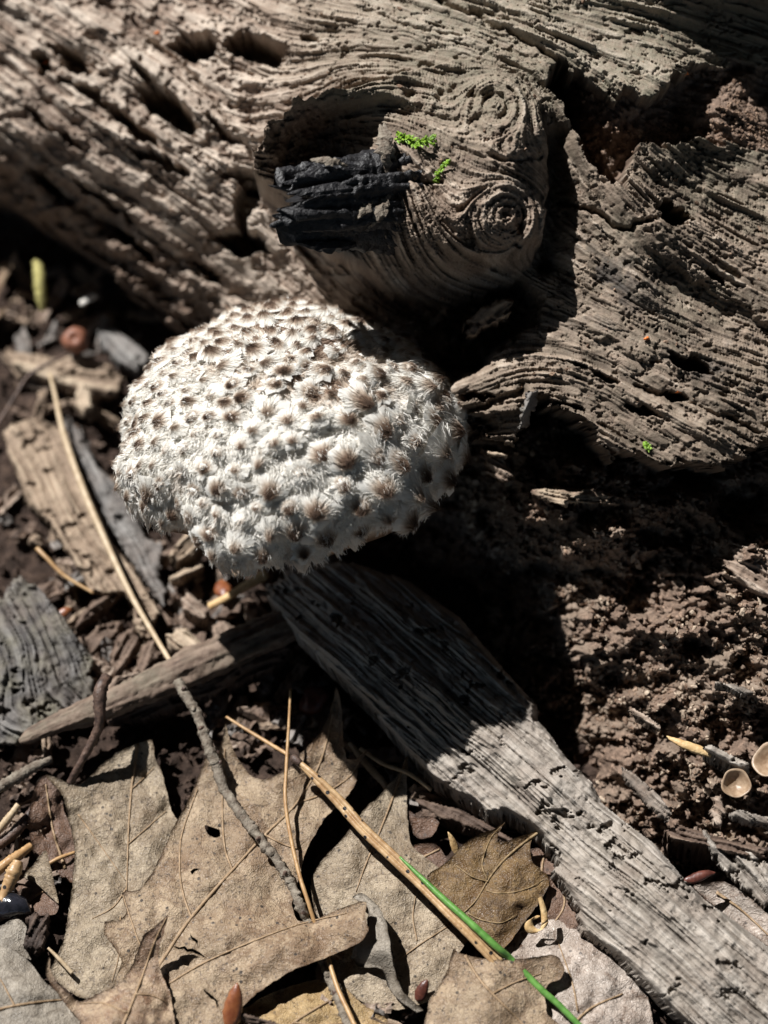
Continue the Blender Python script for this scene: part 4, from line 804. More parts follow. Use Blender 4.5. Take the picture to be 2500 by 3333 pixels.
leaf('dark olive brown oak leaf with two sharp tips touching the wood strip', XY(Z7([(820, 925), (870, 880), (900, 840), (950, 800), (1020, 768), (1080, 745), (1126, 712), (1090, 770), (1085, 815), (1120, 815), (1190, 790), (1250, 770), (1308, 755), (1255, 800), (1245, 860), (1260, 920), (1330, 980), (1338, 1030), (1300, 1100), (1240, 1180), (1180, 1260), (1110, 1345), (1000, 1320), (860, 1220), (760, 1090), (740, 980)])),
     Z7([(820, 925, .75), (1126, 712, 1.35), (1080, 800, 1.0), (1308, 755, 1.3), (1338, 1010, .75), (1110, 1345, .6), (860, 1220, .7), (740, 980, .72), (1050, 1000, .9), (1200, 1050, .95), (950, 900, .95)]), L_BROWN,
     [XY(Z7([(1290, 765), (1200, 830), (1110, 910), (1040, 1000), (980, 1100), (915, 1165)])), XY(Z7([(1030, 1052), (1080, 1066), (1160, 1062), (1240, 1040), (1310, 1000)])), XY(Z7([(940, 1165), (1000, 1195), (1100, 1212), (1180, 1172)])), XY(Z7([(1035, 1000), (1010, 920), (1050, 800), (1100, 740)])), XY(Z7([(1040, 1010), (960, 985), (880, 930)]))], seed=14, ripple=.09, vmat=M_VEIND, vr=.026)
# left pale leaf
leaf('pale tan oak leaf with a broad lobe, reaching up to the mossy stick', XY(Z6([(190, 412), (240, 425), (285, 448), (340, 448), (380, 410), (430, 360), (500, 312), (580, 276), (632, 266), (640, 330), (672, 400), (690, 470), (712, 560), (760, 640), (760, 900), (650, 1100), (560, 1250), (470, 1290), (400, 1345), (330, 1335), (260, 1290), (205, 1240), (225, 1180), (262, 1110), (285, 980), (302, 850), (310, 720), (285, 600), (262, 500)])),
     Z6([(190, 412, 1.05), (340, 448, .75), (632, 266, .9), (500, 312, .75), (712, 560, .4), (310, 700, .55), (520, 650, .62), (285, 980, .5), (205, 1240, .45), (400, 1345, .55), (560, 1250, .45), (650, 900, .35), (450, 1000, .6)]), L_PALE,
     [XY(Z6([(572, 282), (555, 400), (545, 480), (535, 620), (530, 760), (526, 890)])), XY(Z6([(325, 575), (400, 680), (470, 780), (520, 850)])), XY(Z6([(545, 470), (590, 430), (640, 380)])), XY(Z6([(530, 700), (600, 640), (690, 560)])), XY(Z6([(526, 880), (470, 960), (380, 1010)])), XY(Z6([(500, 1000), (495, 1150), (465, 1270)]))], seed=15, ripple=.07, vr=.024)
# big central oak leaf
A_OUT = XY(Z6([(858, 338), (905, 330), (925, 260), (938, 196), (955, 270), (985, 340), (1040, 412), (1090, 432), (1150, 410), (1200, 385), (1260, 310), (1320, 250), (1365, 170), (1395, 46), (1414, 110), (1424, 200), (1425, 270), (1440, 345), (1480, 345), (1528, 308), (1492, 370), (1475, 450), (1430, 515), (1350, 590), (1295, 680), (1262, 750), (1245, 830), (1225, 900), (1212, 955), (1235, 1015), (1300, 1015), (1400, 972), (1500, 935), (1522, 940), (1518, 1000), (1530, 1060), (1490, 1110), (1380, 1160), (1200, 1230), (1080, 1310), (1010, 1370), (960, 1450), (940, 1560), (640, 1560), (560, 1420), (490, 1330), (470, 1285), (505, 1185), (470, 1120), (432, 1075), (434, 1020), (500, 1014), (527, 975), (505, 902), (580, 886), (640, 805), (725, 620), (790, 500), (840, 380)]))
leaf('large tan oak leaf with spiky lobes, crossed by the lichen covered twig', A_OUT,
     Z6([(858, 338, .95), (938, 196, 1.5), (1040, 412, .85), (1395, 46, 1.7), (1528, 308, 1.15), (1430, 345, .95), (1430, 515, .75), (1245, 830, .75), (1212, 955, .6), (1522, 940, 1.6), (1530, 1060, 1.45), (1380, 1160, 1.0), (1080, 1310, .85), (940, 1560, .8), (640, 1560, .85), (505, 1185, .7), (434, 1020, .75), (505, 902, .72), (640, 805, .62), (725, 620, .65), (900, 800, .85), (1050, 620, .92), (800, 1050, .85), (1000, 1100, 1.0), (1200, 1080, 1.05), (1250, 500, .9)]), L_TAN,
     [XY(Z6([(640, 1235), (760, 1050), (860, 925), (960, 812), (1090, 670), (1230, 530), (1330, 360), (1385, 150)])), XY(Z6([(690, 1285), (850, 1190), (1060, 1098), (1250, 1030), (1440, 985)])), XY(Z6([(965, 805), (935, 720), (925, 600), (925, 460), (935, 300)])), XY(Z6([(795, 1005), (765, 920), (748, 830), (748, 720), (760, 640), (820, 470)])), XY(Z6([(660, 1200), (590, 1130), (550, 1030), (510, 910)])), XY(Z6([(1230, 530), (1340, 490), (1450, 420), (1500, 340)])), XY(Z6([(1100, 660), (1180, 700), (1250, 720)]))],
     seed=16, ripple=.07, holes=[XY(Z6([(850, 620), (880, 628), (912, 640), (915, 665), (890, 672), (862, 655)])), XY(Z6([(718, 1122), (745, 1128), (768, 1122), (780, 1135), (800, 1132), (830, 1148), (856, 1170), (822, 1156), (800, 1144), (778, 1147), (764, 1133), (742, 1136)])), XY(Z6([(790, 1070), (800, 1085), (822, 1100), (820, 1118), (812, 1104), (796, 1094)])), XY(Z6([(842, 1300), (872, 1320), (890, 1335), (905, 1350), (903, 1385), (895, 1352), (868, 1332)])), XY(Z6([(790, 812), (805, 800), (830, 802), (808, 812), (798, 826)]))], vr=.034)
leaf('rolled grey leaf edge under the flap of the large oak leaf', XY(Z7([(372, 1085), (400, 1068), (440, 1075), (500, 1130), (535, 1200), (555, 1290), (572, 1420), (620, 1550), (722, 1640), (690, 1652), (600, 1590), (545, 1520), (520, 1440), (470, 1430), (410, 1430), (365, 1380), (400, 1300), (440, 1230), (450, 1140)])),
     Z7([(380, 1080, .9), (500, 1130, 1.25), (555, 1290, 1.25), (620, 1550, .9), (710, 1642, .75), (545, 1520, .55), (410, 1430, .55), (440, 1230, 1.0), (480, 1350, 1.15)]), L_GREY, seed=17, ripple=.04)
leaf('tan leaf with a ragged edge covering the ends of the pine needles', XY(Z7([(868, 1340), (905, 1362), (1000, 1385), (1100, 1392), (1230, 1385), (1350, 1368), (1392, 1388), (1415, 1440), (1392, 1490), (1335, 1512), (1312, 1560), (1325, 1620), (1330, 1665), (1400, 1720), (1380, 1860), (740, 1860), (745, 1600), (790, 1540), (835, 1450)])),
     Z7([(868, 1340, 1.05), (1100, 1392, 1.15), (1392, 1388, 1.1), (1415, 1440, .95), (1312, 1560, .85), (1380, 1860, .8), (740, 1860, .8), (745, 1600, .7), (1050, 1600, 1.2), (850, 1450, .95)]), L_GOLD if 0 else L_TAN, [XY(Z7([(925, 1372), (990, 1480), (1050, 1550), (1130, 1630), (1240, 1740)])), XY(Z7([(1060, 1560), (1180, 1500), (1300, 1460)]))], seed=18, ripple=.06)
leaf('smooth grey leaf beside the spiky curled brown leaf', XY(Z6([(-120, 1100), (-30, 1118), (50, 1135), (130, 1195), (190, 1275), (280, 1345), (350, 1420), (420, 1560), (-120, 1580)])), Z6([(-120, 1100, .9), (130, 1195, .85), (280, 1345, .8), (400, 1560, .8), (-120, 1560, 1.0), (80, 1350, 1.25)]), L_GREY, [XY(Z6([(-60, 1400), (60, 1370), (200, 1350), (270, 1345)])), XY(Z6([(60, 1370), (0, 1260), (-60, 1200)]))], seed=19, ripple=.05)
leaf('spiky brown mottled leaf curling up over the large oak leaf', XY(Z6([(205, 1165), (212, 1230), (250, 1290), (330, 1352), (410, 1318), (480, 1288), (535, 1225), (570, 1150), (592, 1080), (640, 1045), (698, 992), (675, 1085), (658, 1150), (662, 1210), (690, 1280), (712, 1340), (720, 1560), (370, 1560), (325, 1425), (255, 1345), (190, 1240)])),
     Z6([(205, 1165, 1.6), (250, 1300, 1.15), (410, 1318, 1.1), (570, 1150, 1.3), (698, 992, 2.0), (640, 1045, 1.6), (662, 1210, 1.15), (712, 1340, 1.0), (720, 1540, 1.0), (370, 1540, 1.1), (500, 1400, 1.55)]), mat_leaf('leaf_mottled', (0.20, 0.12, 0.075), (0.40, 0.30, 0.20), (0.11, 0.06, 0.04), .6, .4, .7),
     [XY(Z6([(480, 1520), (540, 1380), (590, 1250), (640, 1110), (690, 1005)])), XY(Z6([(530, 1400), (430, 1360), (330, 1360)])), XY(Z6([(560, 1320), (640, 1330), (700, 1360)]))], seed=20, ripple=.09, vr=.028)
leaf('dull brown leaf fragment standing between the pale pointed leaf and the wood strip', XY(Z7([(645, 660), (690, 690), (760, 690), (800, 720), (760, 790), (700, 800), (660, 760)])), Z7([(645, 660, .5), (800, 720, .65), (700, 800, .35), (740, 690, .6)]), L_DARK, seed=22, name='leaf_scrap')

# ------------------------------------------------------------------ wood pieces lying on the soil
def wpiece(label, outline, z, thick, ang, mat, name='wood_chip', cat='wood chip', group=None, sp=6.0, **k):
    zc = z if isinstance(z, list) else [(outline[0][0], outline[0][1], z), (outline[len(outline) // 3][0], outline[len(outline) // 3][1], z + .08), (outline[2 * len(outline) // 3][0], outline[2 * len(outline) // 3][1], z - .05)]
    o = plank(name, outline, zc, thick, ang, mat, sp, **k)
    if o: tag(o, label, cat, group)
    return o
wpiece('long flat tan splintered board on the soil beneath the long pine needle', XY(Z5([(30, 600), (120, 565), (200, 560), (330, 640), (400, 780), (480, 980), (560, 1180), (680, 1330), (780, 1480), (835, 1580), (790, 1640), (700, 1540), (640, 1480), (460, 1465), (370, 1290), (260, 1120), (140, 1020), (80, 840), (20, 720)])),
       Z5([(30, 600, .9), (330, 640, .9), (835, 1600, .7), (460, 1460, .75), (80, 900, .8), (400, 1000, .95)]), .4, 56, M_TAN, 'wood_board', 'wood piece', sp=5, notch=.5, seed=31)
wpiece('ragged dark grey bark strip along the tan board', XY(Z5([(350, 580), (420, 640), (500, 800), (590, 900), (690, 1050), (760, 1190), (835, 1185), (830, 1400), (885, 1490), (845, 1560), (760, 1440), (640, 1260), (540, 1080), (440, 850), (370, 680)])), Z5([(350, 580, .95), (590, 900, 1.05), (835, 1185, .9), (845, 1560, .75), (540, 1080, .9)]), .3, 58, M_GREY, 'bark_strip', 'bark', sp=5, notch=.7, seed=32, tone0=.38)
wpiece('broad grey green flake of bark behind the dark leaf stalk', XY(Z5([(60, 1430), (110, 1370), (150, 1410), (200, 1440), (300, 1550), (390, 1680), (490, 1820), (470, 1890), (490, 1960), (500, 2030), (420, 2090), (200, 2150), (100, 2230), (-120, 2260), (-120, 1420), (20, 1500)])), Z5([(-120, 1450, .9), (110, 1370, 1.1), (490, 1820, .8), (500, 2030, .6), (-100, 2240, .6), (200, 1750, 1.25)]), .3, 60, M_GREY, 'bark_flake', 'bark', sp=4.5, notch=.5, seed=33, olive=.6, amp=1.3, wl=5, tone0=.22)
wpiece('blurred tan board lying under the edge of the log near the seed capsule', XY(Z5([(60, 230), (160, 225), (250, 250), (420, 240), (560, 290), (640, 370), (600, 450), (480, 470), (380, 430), (200, 360), (70, 310)])), .8, .35, 14, M_TAN, 'wood_board', 'wood piece', notch=.6, seed=34)
wpiece('narrow grey broken board leaning between the log and the woolly mushroom', XY(Z5([(490, 110), (540, 85), (590, 85), (650, 140), (700, 180), (780, 250), (700, 340), (600, 290), (530, 190)])), .9, .45, 45, M_GREY, 'wood_board', 'wood piece', notch=.6, seed=35, tone0=.6)
wpiece('small pale chip standing on the board near the log', XY(Z5([(380, 420), (430, 385), (480, 450), (465, 520), (430, 545), (390, 505)])), 1.2, .3, 80, M_TAN, seed=36, notch=.4, tone0=.75, sp=4)
wpiece('mid brown split block below the notch of the mushroom rim', XY(Z5([(865, 1275), (910, 1200), (960, 1150), (1060, 1108), (1085, 1160), (1040, 1230), (1000, 1285), (900, 1325)])), 1.1, .6, -42, M_TAN, 'wood_block', 'wood chip', seed=37, notch=.4, sp=4)
wpiece('thin pale sliver of wood lying against the split block', XY(Z5([(870, 1385), (950, 1345), (1045, 1318), (1030, 1350), (930, 1408), (880, 1415)])), .9, .25, -25, M_TAN, seed=38, notch=.4, tone0=.7, sp=4)
wpiece('square pale brown block beside the mossy stick', XY(Z5([(858, 1685), (900, 1655), (960, 1648), (1065, 1740), (1005, 1812), (930, 1790), (870, 1765)])), .9, .5, 35, M_TAN, 'wood_block', 'wood chip', seed=39, notch=.35, tone0=.66, sp=4)
wpiece('brown block with a hollow end under the yellow splinter', XY(Z5([(930, 1500), (980, 1470), (1080, 1560), (1060, 1620), (1010, 1600), (940, 1560)])), .85, .5, 40, M_LOG, 'wood_block', 'wood chip', seed=40, notch=.4, sp=4, rot=.4)
wpiece('dark curved bark piece under the lower end of the tan board', XY(Z5([(375, 1635), (430, 1560), (500, 1490), (570, 1480), (560, 1530), (470, 1600), (400, 1660)])), .75, .4, -40, M_DARKW, 'bark_piece', 'bark', seed=41, notch=.4, sp=4)
for q, (ol, a, mt, t0) in enumerate([([(430, 1700), (500, 1640), (640, 1600), (600, 1700), (480, 1800)], -50, M_DARKW, .55), ([(560, 1830), (600, 1690), (690, 1640), (710, 1720), (640, 1880), (580, 1900)], -62, M_DARKW, .6), ([(690, 1610), (760, 1600), (770, 1680), (700, 1690)], 20, M_TAN, .7), ([(720, 1750), (800, 1700), (830, 1790), (740, 1900), (690, 1880)], -70, M_DARKW, .55), ([(840, 1790), (900, 1800), (960, 1850), (880, 1880)], 30, M_DARKW, .6), ([(1090, 1640), (1150, 1600), (1220, 1650), (1170, 1740), (1100, 1720)], 60, M_LOG, .5), ([(1250, 1560), (1330, 1520), (1420, 1600), (1390, 1660), (1290, 1640)], 30, M_LOG, .5), ([(1300, 1330), (1390, 1290), (1430, 1360), (1340, 1400)], 50, M_DARKW, .5), ([(1130, 1210), (1180, 1190), (1200, 1280), (1150, 1290)], 70, M_DARKW, .5), ([(160, 1150), (230, 1190), (220, 1240), (140, 1200)], 40, M_TAN, .6), ([(250, 1380), (330, 1440), (420, 1560), (350, 1540)], 50, M_DARKW, .5)]):
    wpiece('small rough dark brown chunk of rotten wood on the soil below the mushroom' if q < 9 else 'small rough chunk of rotten wood by the bark flake', XY(Z5(ol)), .55 + .05 * (q % 3), .45, a, mt, 'rotten_chunk', 'wood chip', 'rotten chunks on the soil below the mushroom' if q < 9 else 'rotten chunks by the bark flake', sp=5, seed=50 + q, notch=.4, tone0=t0, rot=.3)
wpiece('jagged black charred chip between the leaf scraps', XY(Z6([(105, 1010), (150, 985), (200, 975), (210, 1050), (180, 1110), (150, 1168), (120, 1130)])), .9, .35, 120, M_DARKW, 'charred_chip', 'wood chip', seed=70, notch=.8, tone0=.15, sp=4)
wpiece('narrow dark wood splinter across the amber seed scale', XY(Z6([(945, 1392), (985, 1390), (1080, 1420), (1180, 1450), (1170, 1475), (1060, 1450), (960, 1412)])), 1.25, .12, 15, M_DARKW, 'wood_splinter', 'splinter', seed=71, notch=.3, tone0=.4, sp=3.5, amp=.6)
wpiece('grey splintered flake standing at the right of the wood strip', XY(Z8([(1285, 1140), (1320, 1160), (1400, 1260), (1470, 1330), (1500, 1280), (1560, 1260), (1720, 1380), (1760, 1560), (1640, 1590), (1560, 1500), (1440, 1400), (1350, 1290)])), Z8([(1285, 1140, 1.9), (1470, 1330, 1.5), (1720, 1380, 1.5), (1640, 1590, 1.2), (1440, 1400, 1.4)]), .25, 48, M_SLAB, 'wood_flake', 'wood chip', seed=72, notch=.5, tone0=.6, sp=4)
wpiece('dark hollow sided wood piece behind the grey splintered flake', XY(Z8([(1110, 1170), (1180, 1130), (1300, 1170), (1500, 1230), (1720, 1260), (1720, 1340), (1450, 1300), (1300, 1250), (1200, 1240), (1130, 1230)])), Z8([(1110, 1170, 1.6), (1720, 1260, 1.9), (1300, 1250, 1.6), (1450, 1200, 1.9)]), 1.1, 15, M_DARKW, 'wood_piece', 'wood piece', seed=73, notch=.6, tone0=.6, sp=4)
wpiece('short light splinter block beside the tan cup fungus', XY(Z8([(1300, 720), (1350, 698), (1450, 750), (1560, 800), (1570, 850), (1500, 840), (1400, 790)])), Z8([(1300, 720, 2.6), (1570, 850, 2.5), (1350, 700, 2.8), (1400, 790, 2.4)]), .5, 27, M_SLAB, 'wood_block', 'wood chip', seed=74, notch=.4, tone0=.62, sp=4)
for q, ol in enumerate([[(860, 810), (930, 850), (1060, 960), (1150, 1080), (1100, 1100), (980, 1000), (880, 880)], [(1350, 1000), (1400, 960), (1430, 1050), (1400, 1140), (1340, 1120)], [(1420, 1080), (1480, 1050), (1700, 1100), (1700, 1150), (1560, 1130)], [(900, 480), (1000, 540), (1100, 610), (1080, 640), (960, 570)], [(1360, 390), (1400, 355), (1500, 370), (1600, 420), (1500, 420), (1420, 400)]]):
    zz = [2.0, 1.9, 2.1, 2.75, 3.4][q]
    wpiece('splintered brown wood fragment in the crumbly rot between log and strip', XY(Z8(ol)), zz, .2, 35, M_LOG if q % 2 else M_SLAB, 'wood_fragment', 'wood chip', 'wood fragments in the crumbly rot', seed=75 + q, notch=.5, sp=4, rot=.3)
wpiece('thin dark plank edge buried under the weathered strip, next to the sharp tipped brown leaf', XY(Z7([(620, 560), (760, 620), (900, 650), (1000, 700), (1100, 760), (1260, 860), (1240, 880), (1080, 800), (960, 760), (800, 700), (660, 620)])), Z7([(620, 560, .6), (1260, 860, .8), (900, 660, .7), (960, 760, .55)]), .4, 30, M_DARKW, 'wood_piece', 'wood piece', seed=82, notch=.5, tone0=.5, sp=4)

# the mossy stick with a torn end, and its dark bark underside
st = spline([PZ(*q) for q in Z5([(100, 2235, .95), (330, 2130, 1.15), (560, 2040, 1.25), (900, 1885, 1.3), (1200, 1750, 1.35), (1450, 1645, 1.35), (1540, 1600, 1.3)])], 130)
N = len(st); u = np.linspace(0, 1, N); na = 44; ang = np.linspace(0, 2 * np.pi, na, endpoint=False)
t = np.gradient(st, axis=0); t /= np.linalg.norm(t, axis=1)[:, None]; a = np.cross(t, [0, 0, 1.0]); a /= np.linalg.norm(a, axis=1)[:, None]; b = np.cross(a, t)
UU, AA = np.meshgrid(u, ang, indexing='ij'); rr = np.interp(UU, [0, .03, .25, .6, 1], [.06, .20, .33, .42, .44]) * (1 + .13 * fbm(UU * 14, AA * 5 / 3, 301, 3) + .16 * vn(UU * 4, np.cos(AA) * 7 + 11, 302) + .08 * vn(UU * 6, np.cos(AA) * 19 + np.sin(AA) * 17, 307) + .07 * fbm(UU * 70, AA * 7, 303, 3))
Vs = st[:, None] + (np.cos(AA) * rr)[..., None] * a[:, None] + (np.sin(AA) * rr * .75)[..., None] * b[:, None]
i = np.arange(N * na).reshape(N, na); j = np.roll(i, -1, 1); Fs = np.stack([i[:-1], j[:-1], j[1:], i[1:]], -1).reshape(-1, 4)
tn = np.clip(.66 + .28 * fbm(UU * 10, AA * 6, 304, 3) + .2 * fbm(UU * 45, AA * 5, 305, 3), 0, 1); tcs = np.stack([tn, np.clip(-np.sin(AA + .9), 0, 1) * .6, np.clip(.35 * np.sin(AA) + .4 * fbm(UU * 9, AA, 306, 3), 0, .8), np.ones_like(tn)], -1).reshape(-1, 4)
stick = thing('mossy_stick', st[60] * [1, 1, 0], 'thick olive grey stick lying across the soil behind the oak leaves', 'stick')
put('wood', Vs.reshape(-1, 3), [Fs, i[0][None, ::-1], i[-1][None]], M_DARKW, stick, attrs={'tone': tcs})
o = plank('bark', XY(Z5([(560, 2110), (700, 2040), (900, 1960), (1150, 1850), (1422, 1730), (1500, 1740), (1480, 1820), (1300, 1900), (1100, 1990), (900, 2060), (740, 2120), (600, 2140)])), Z5([(560, 2110, .65), (1480, 1740, .85), (900, 1960, .95), (1100, 1990, .65), (700, 2120, .5)]), .4, -25, M_DARKW, 5, 1.2, 10, 0, .3, stick, False, 83, .5, .7)

# ------------------------------------------------------------------ twigs, stalks, needles and small finds
def rod(name, label, cat, pts, r, mat, n=7, m=40, rough=.05, flat=1.0, group=None, seed=1, knob=0.0, jit=0.0):
    p = spline([PZ(*q) for q in pts], m); R_ = np.random.RandomState(seed); rr = np.interp(np.linspace(0, 1, m), np.linspace(0, 1, len(r)), r)
    if jit: p = p + jit * np.stack([vn(np.arange(m) * .35, k, seed + 9) for k in range(3)], 1)
    if knob: rr = rr * (1 + knob * (R_.rand(m) > .8)) 
    Vr, Fr = tube(p, rr, n, True, rough, seed, flat); o = put(name, Vr, Fr, mat); return tag(o, label, cat, group)
TW = Z6([(735, 25, 1.75), (790, 110, 1.7), (835, 190, 1.6), (862, 280, 1.5), (890, 350, 1.35), (930, 460, 1.2), (1020, 600, 1.15), (1090, 690, 1.15), (1150, 770, 1.1), (1210, 860, 1.0), (1250, 960, .95), (1275, 1020, .75), (1300, 1110, .6), (1360, 1230, .6), (1400, 1320, .65), (1440, 1430, .7), (1470, 1530, .7)])
twig = thing('lichen_twig', PZ(TW[5][0], TW[5][1], .5), 'thin knobbly lichen covered twig draped from the stick over the oak leaf', 'twig')
p = spline([PZ(*q) for q in TW], 170); R_ = np.random.RandomState(5); rr = np.interp(np.linspace(0, 1, 170), [0, .2, .6, 1], [.12, .125, .105, .12]) * (1 + .12 * R_.randn(170) * .6 + .28 * (R_.rand(170) > .86))
p = p + .03 * np.stack([vn(np.arange(170) * .2, k, 9) for k in range(3)], 1); Vr, Fr = tube(p, rr, 10, True, .09, 5); put('stem', Vr, Fr, M_TWIG, twig)
for k in range(5, 165, 9):
    d = np.array([R_.randn(), R_.randn(), abs(R_.randn()) + .4]); d /= np.linalg.norm(d); Vr, Fr = tube(spline([p[k] + d * .06, p[k] + d * .15, p[k] + d * .2], 5), [.07, .075, .06, .045, .02], 7, True, .15, k); put('bud', Vr, Fr, M_TWIGD if k % 2 else M_TWIG, twig)
rod('leaf_stalk', 'dark bent leaf stalk rising over the olive grey stick', 'stalk', Z6([(445, 5, 2.3), (420, 50, 2.35), (415, 110, 2.2), (412, 200, 1.9), (385, 270, 1.6), (330, 370, 1.2), (290, 445, .8)]), [.14, .17, .12, .11, .09, .09], M_TWIGD, 9, 60, .08)
rod('twig', 'grey lichen twig end poking in beside the pale oak leaf', 'twig', Z6([(-40, 485, .9), (40, 440, 1.0), (130, 385, 1.0), (215, 345, .95)]), [.13, .14, .12, .08], M_TWIG, 9, 40, .12, seed=6, knob=.2)
rod('pine_needle', 'single thin dry pine needle standing across the large oak leaf', 'pine needle', Z6([(1207, 55, 2.0), (1200, 200, 1.75), (1190, 380, 1.5), (1186, 520, 1.35), (1210, 680, 1.2), (1245, 830, 1.1), (1280, 940, 1.0), (1312, 1040, 1.3 - .55)]), [.03, .045, .05, .05], M_NEEDLE, 7, 60, .03)
rod('pine_needle', 'long pale pine needle lying over the tan board to the stick', 'pine needle', Z5([(255, 340, 1.2), (280, 440, 1.25), (330, 660, 1.35), (430, 940, 1.4), (560, 1240, 1.4), (680, 1490, 1.35), (790, 1680, 1.35), (900, 1860, 1.5)]), [.05, .085, .09, .075, .06], M_NEEDLEP, 8, 70, .03, .7)
rod('pine_needle', 'brown needle hanging below the left rim of the mushroom', 'pine needle', Z5([(640, 820, 1.2), (690, 920, 1.15), (740, 1000, 1.1), (800, 1080, .9)]), [.05, .06, .04], M_NEEDLE, 7)
rod('pine_needle', 'thin dewy stem crossing the gap by the bark flake', 'pine needle', Z5([(190, 1240, 1.1), (240, 1290, 1.1), (330, 1380, 1.0), (480, 1470, .95)]), [.06, .05, .04], M_NEEDLE, 7)
rod('pine_needle', 'thin tan needle behind the spotted needle bundle', 'pine needle', Z6([(940, 170, 1.0), (1010, 215, 1.1), (1100, 270, 1.15), (1200, 330, 1.35)]), [.03, .045, .05], M_NEEDLE, 7)
rod('pine_needle', 'pale needle under the tip of the pointed oak leaf', 'pine needle', Z7([(360, 330, .6), (430, 420, .65), (520, 520, .65), (580, 600, .5)]), [.06, .09, .09, .06], M_NEEDLEP, 8)
rod('pine_needle', 'faint needle in the shade behind the pointed oak leaf', 'pine needle', Z7([(410, 355, .9), (520, 430, .9), (650, 480, .9), (760, 560, .8)]), [.05, .05, .05], M_NEEDLEP, 7)
rod('pine_needle', 'pale needle beneath the grey leaf and the mottled leaf', 'pine needle', Z6([(200, 1130, .9), (250, 1180, .85), (300, 1235, .75)]), [.03, .05, .05], M_NEEDLEP, 7)
rod('pine_needle', 'tan needle beside the lower end of the lichen twig', 'pine needle', Z6([(1360, 1160, .75), (1400, 1290, .8), (1450, 1400, .85), (1510, 1530, .85)]), [.05, .055, .05], M_NEEDLE, 7)
rod('pine_needle', 'light tan needle end left of the dark crumpled leaf', 'pine needle', Z6([(-30, 670, .8), (20, 610, .95), (78, 535, 1.15)]), [.09, .1, .08], M_NEEDLEP, 8)
rod('pine_needle', 'red brown needle crossing under the dark crumpled leaf', 'pine needle', Z6([(-40, 830, .8), (40, 770, .85), (130, 705, .8)]), [.13, .13, .09], M_AMBER if 0 else M_NEEDLE, 8)
rod('pine_needle', 'dark red needle below the light tan needle end', 'pine needle', Z6([(-30, 720, .6), (60, 650, .7), (150, 540, .75)]), [.12, .14, .10], M_TWIGD, 8)
rod('pine_needle', 'thin needle pair under the pale leaf edge', 'pine needle', Z6([(170, 800, .45), (240, 760, .5), (320, 730, .45)]), [.04, .05, .04], M_NEEDLE, 7)
rod('bud_stalk', 'small brown bud on a stalk left of the folded pale scrap', 'bud', Z6([(0, 960, .8), (30, 880, .95), (60, 810, 1.1), (75, 770, 1.15)]), [.10, .12, .15, .19, .12], M_NEEDLES, 9, 40, .06)
# needle bundle
fas = thing('needle_bundle', PZ(*Z7([(500, 800, .8)])[0]), 'long bundle of brown spotted pine needles with a dark base sheath', 'pine needles')
B = [(95, 410, 1.6), (180, 490, 1.6), (310, 620, 1.5), (410, 735, 1.45), (540, 860, 1.4), (700, 1010, 1.35), (850, 1160, 1.35), (960, 1270, 1.3), (1090, 1410, 1.1)]
for k, (dx, dy, r, m_, cut) in enumerate([(0, 0, .075, M_NEEDLES, 9), (16, -10, .075, M_NEEDLES, 9), (-8, 14, .07, M_NEEDLES, 9)]):
    pts = [(x + dx * min(1, q / 2.0) * (1 if q < 5 else 1 + .35 * (q - 5)) * (.6 if k < 2 else .9), y + dy * min(1, q / 2.0), z + (.05 if k == 1 else 0)) for q, (x, y, z) in enumerate(B)]
    Vr, Fr = tube(spline([PZ(*q) for q in Z7(pts)], 80), np.interp(np.linspace(0, 1, 80), [0, .1, .8, 1], [.06, r, r, .05]), 8, True, .03, k); put('needle', Vr, Fr, m_, fas)
Vr, Fr = tube(spline([PZ(*q) for q in Z7([(78, 396, 1.6), (95, 412, 1.65), (118, 432, 1.65)])], 10), [.04, .08, .10, .11, .105, .10, .095, .09, .085, .08], 10, True, .05, 3); put('sheath', Vr, Fr, M_TWIGD, fas)
rod('green_needle', 'fresh green pine needle lying along the brown needle bundle', 'pine needle', Z7([(606, 890, 1.5), (700, 980, 1.5), (820, 1095, 1.5), (960, 1220, 1.5), (1080, 1330, 1.4), (1160, 1400, 1.1), (1300, 1540, .95), (1380, 1610, .9), (1460, 1690, .85), (1520, 1750, .8)]), [.03, .075, .085, .085, .08, .07], M_GREEN, 8, 80, .02)
# splinters
rod('yellow_splinter', 'yellow splinter of fresh wood pointing up below the mushroom rim', 'splinter', Z5([(1075, 1540, .8), (1170, 1490, 1.1), (1270, 1430, 1.3), (1375, 1368, 1.5)]), [.10, .10, .13, .14], M_YELL, 8, 24, .06, .6)
rod('yellow_splinter', 'orange tan sliver lodged in the rot behind the wood strip', 'splinter', Z8([(1110, 660, 2.5), (1200, 700, 2.5), (1280, 730, 2.45), (1355, 755, 2.4)]), [.03, .10, .12, .08], M_YELL, 7, 20, .06, .5)
rod('pale_splinter', 'short white splinter on the dark soil under the log', 'splinter', [(262, 990, 1.6), (285, 975, 1.7), (312, 962, 1.7)], [.08, .1, .08], M_WHITE, 7, 12, .08, .6)
rod('catkin', 'blurred yellow green catkin hanging in the shade under the log', 'catkin', [(122, 850, 2.2), (128, 900, 2.1), (133, 960, 1.9), (140, 1012, 1.6)], [.13, .17, .18, .15, .08], M_CATK, 10, 40, .12)
cap_s = thing('seed_capsule', PZ(240, 1130, .5), 'round brown seed capsule on a thin curved stalk', 'seed capsule')
p = [PZ(*q) for q in Z5([(350, 240, 1.2), (250, 290, 1.2), (150, 350, 1.1), (90, 440, 1.0), (-20, 620, .9)])]; Vr, Fr = tube(spline(p, 40), np.linspace(.05, .06, 40), 8, True, .06); put('stalk', Vr, Fr, M_TWIGD, cap_s)
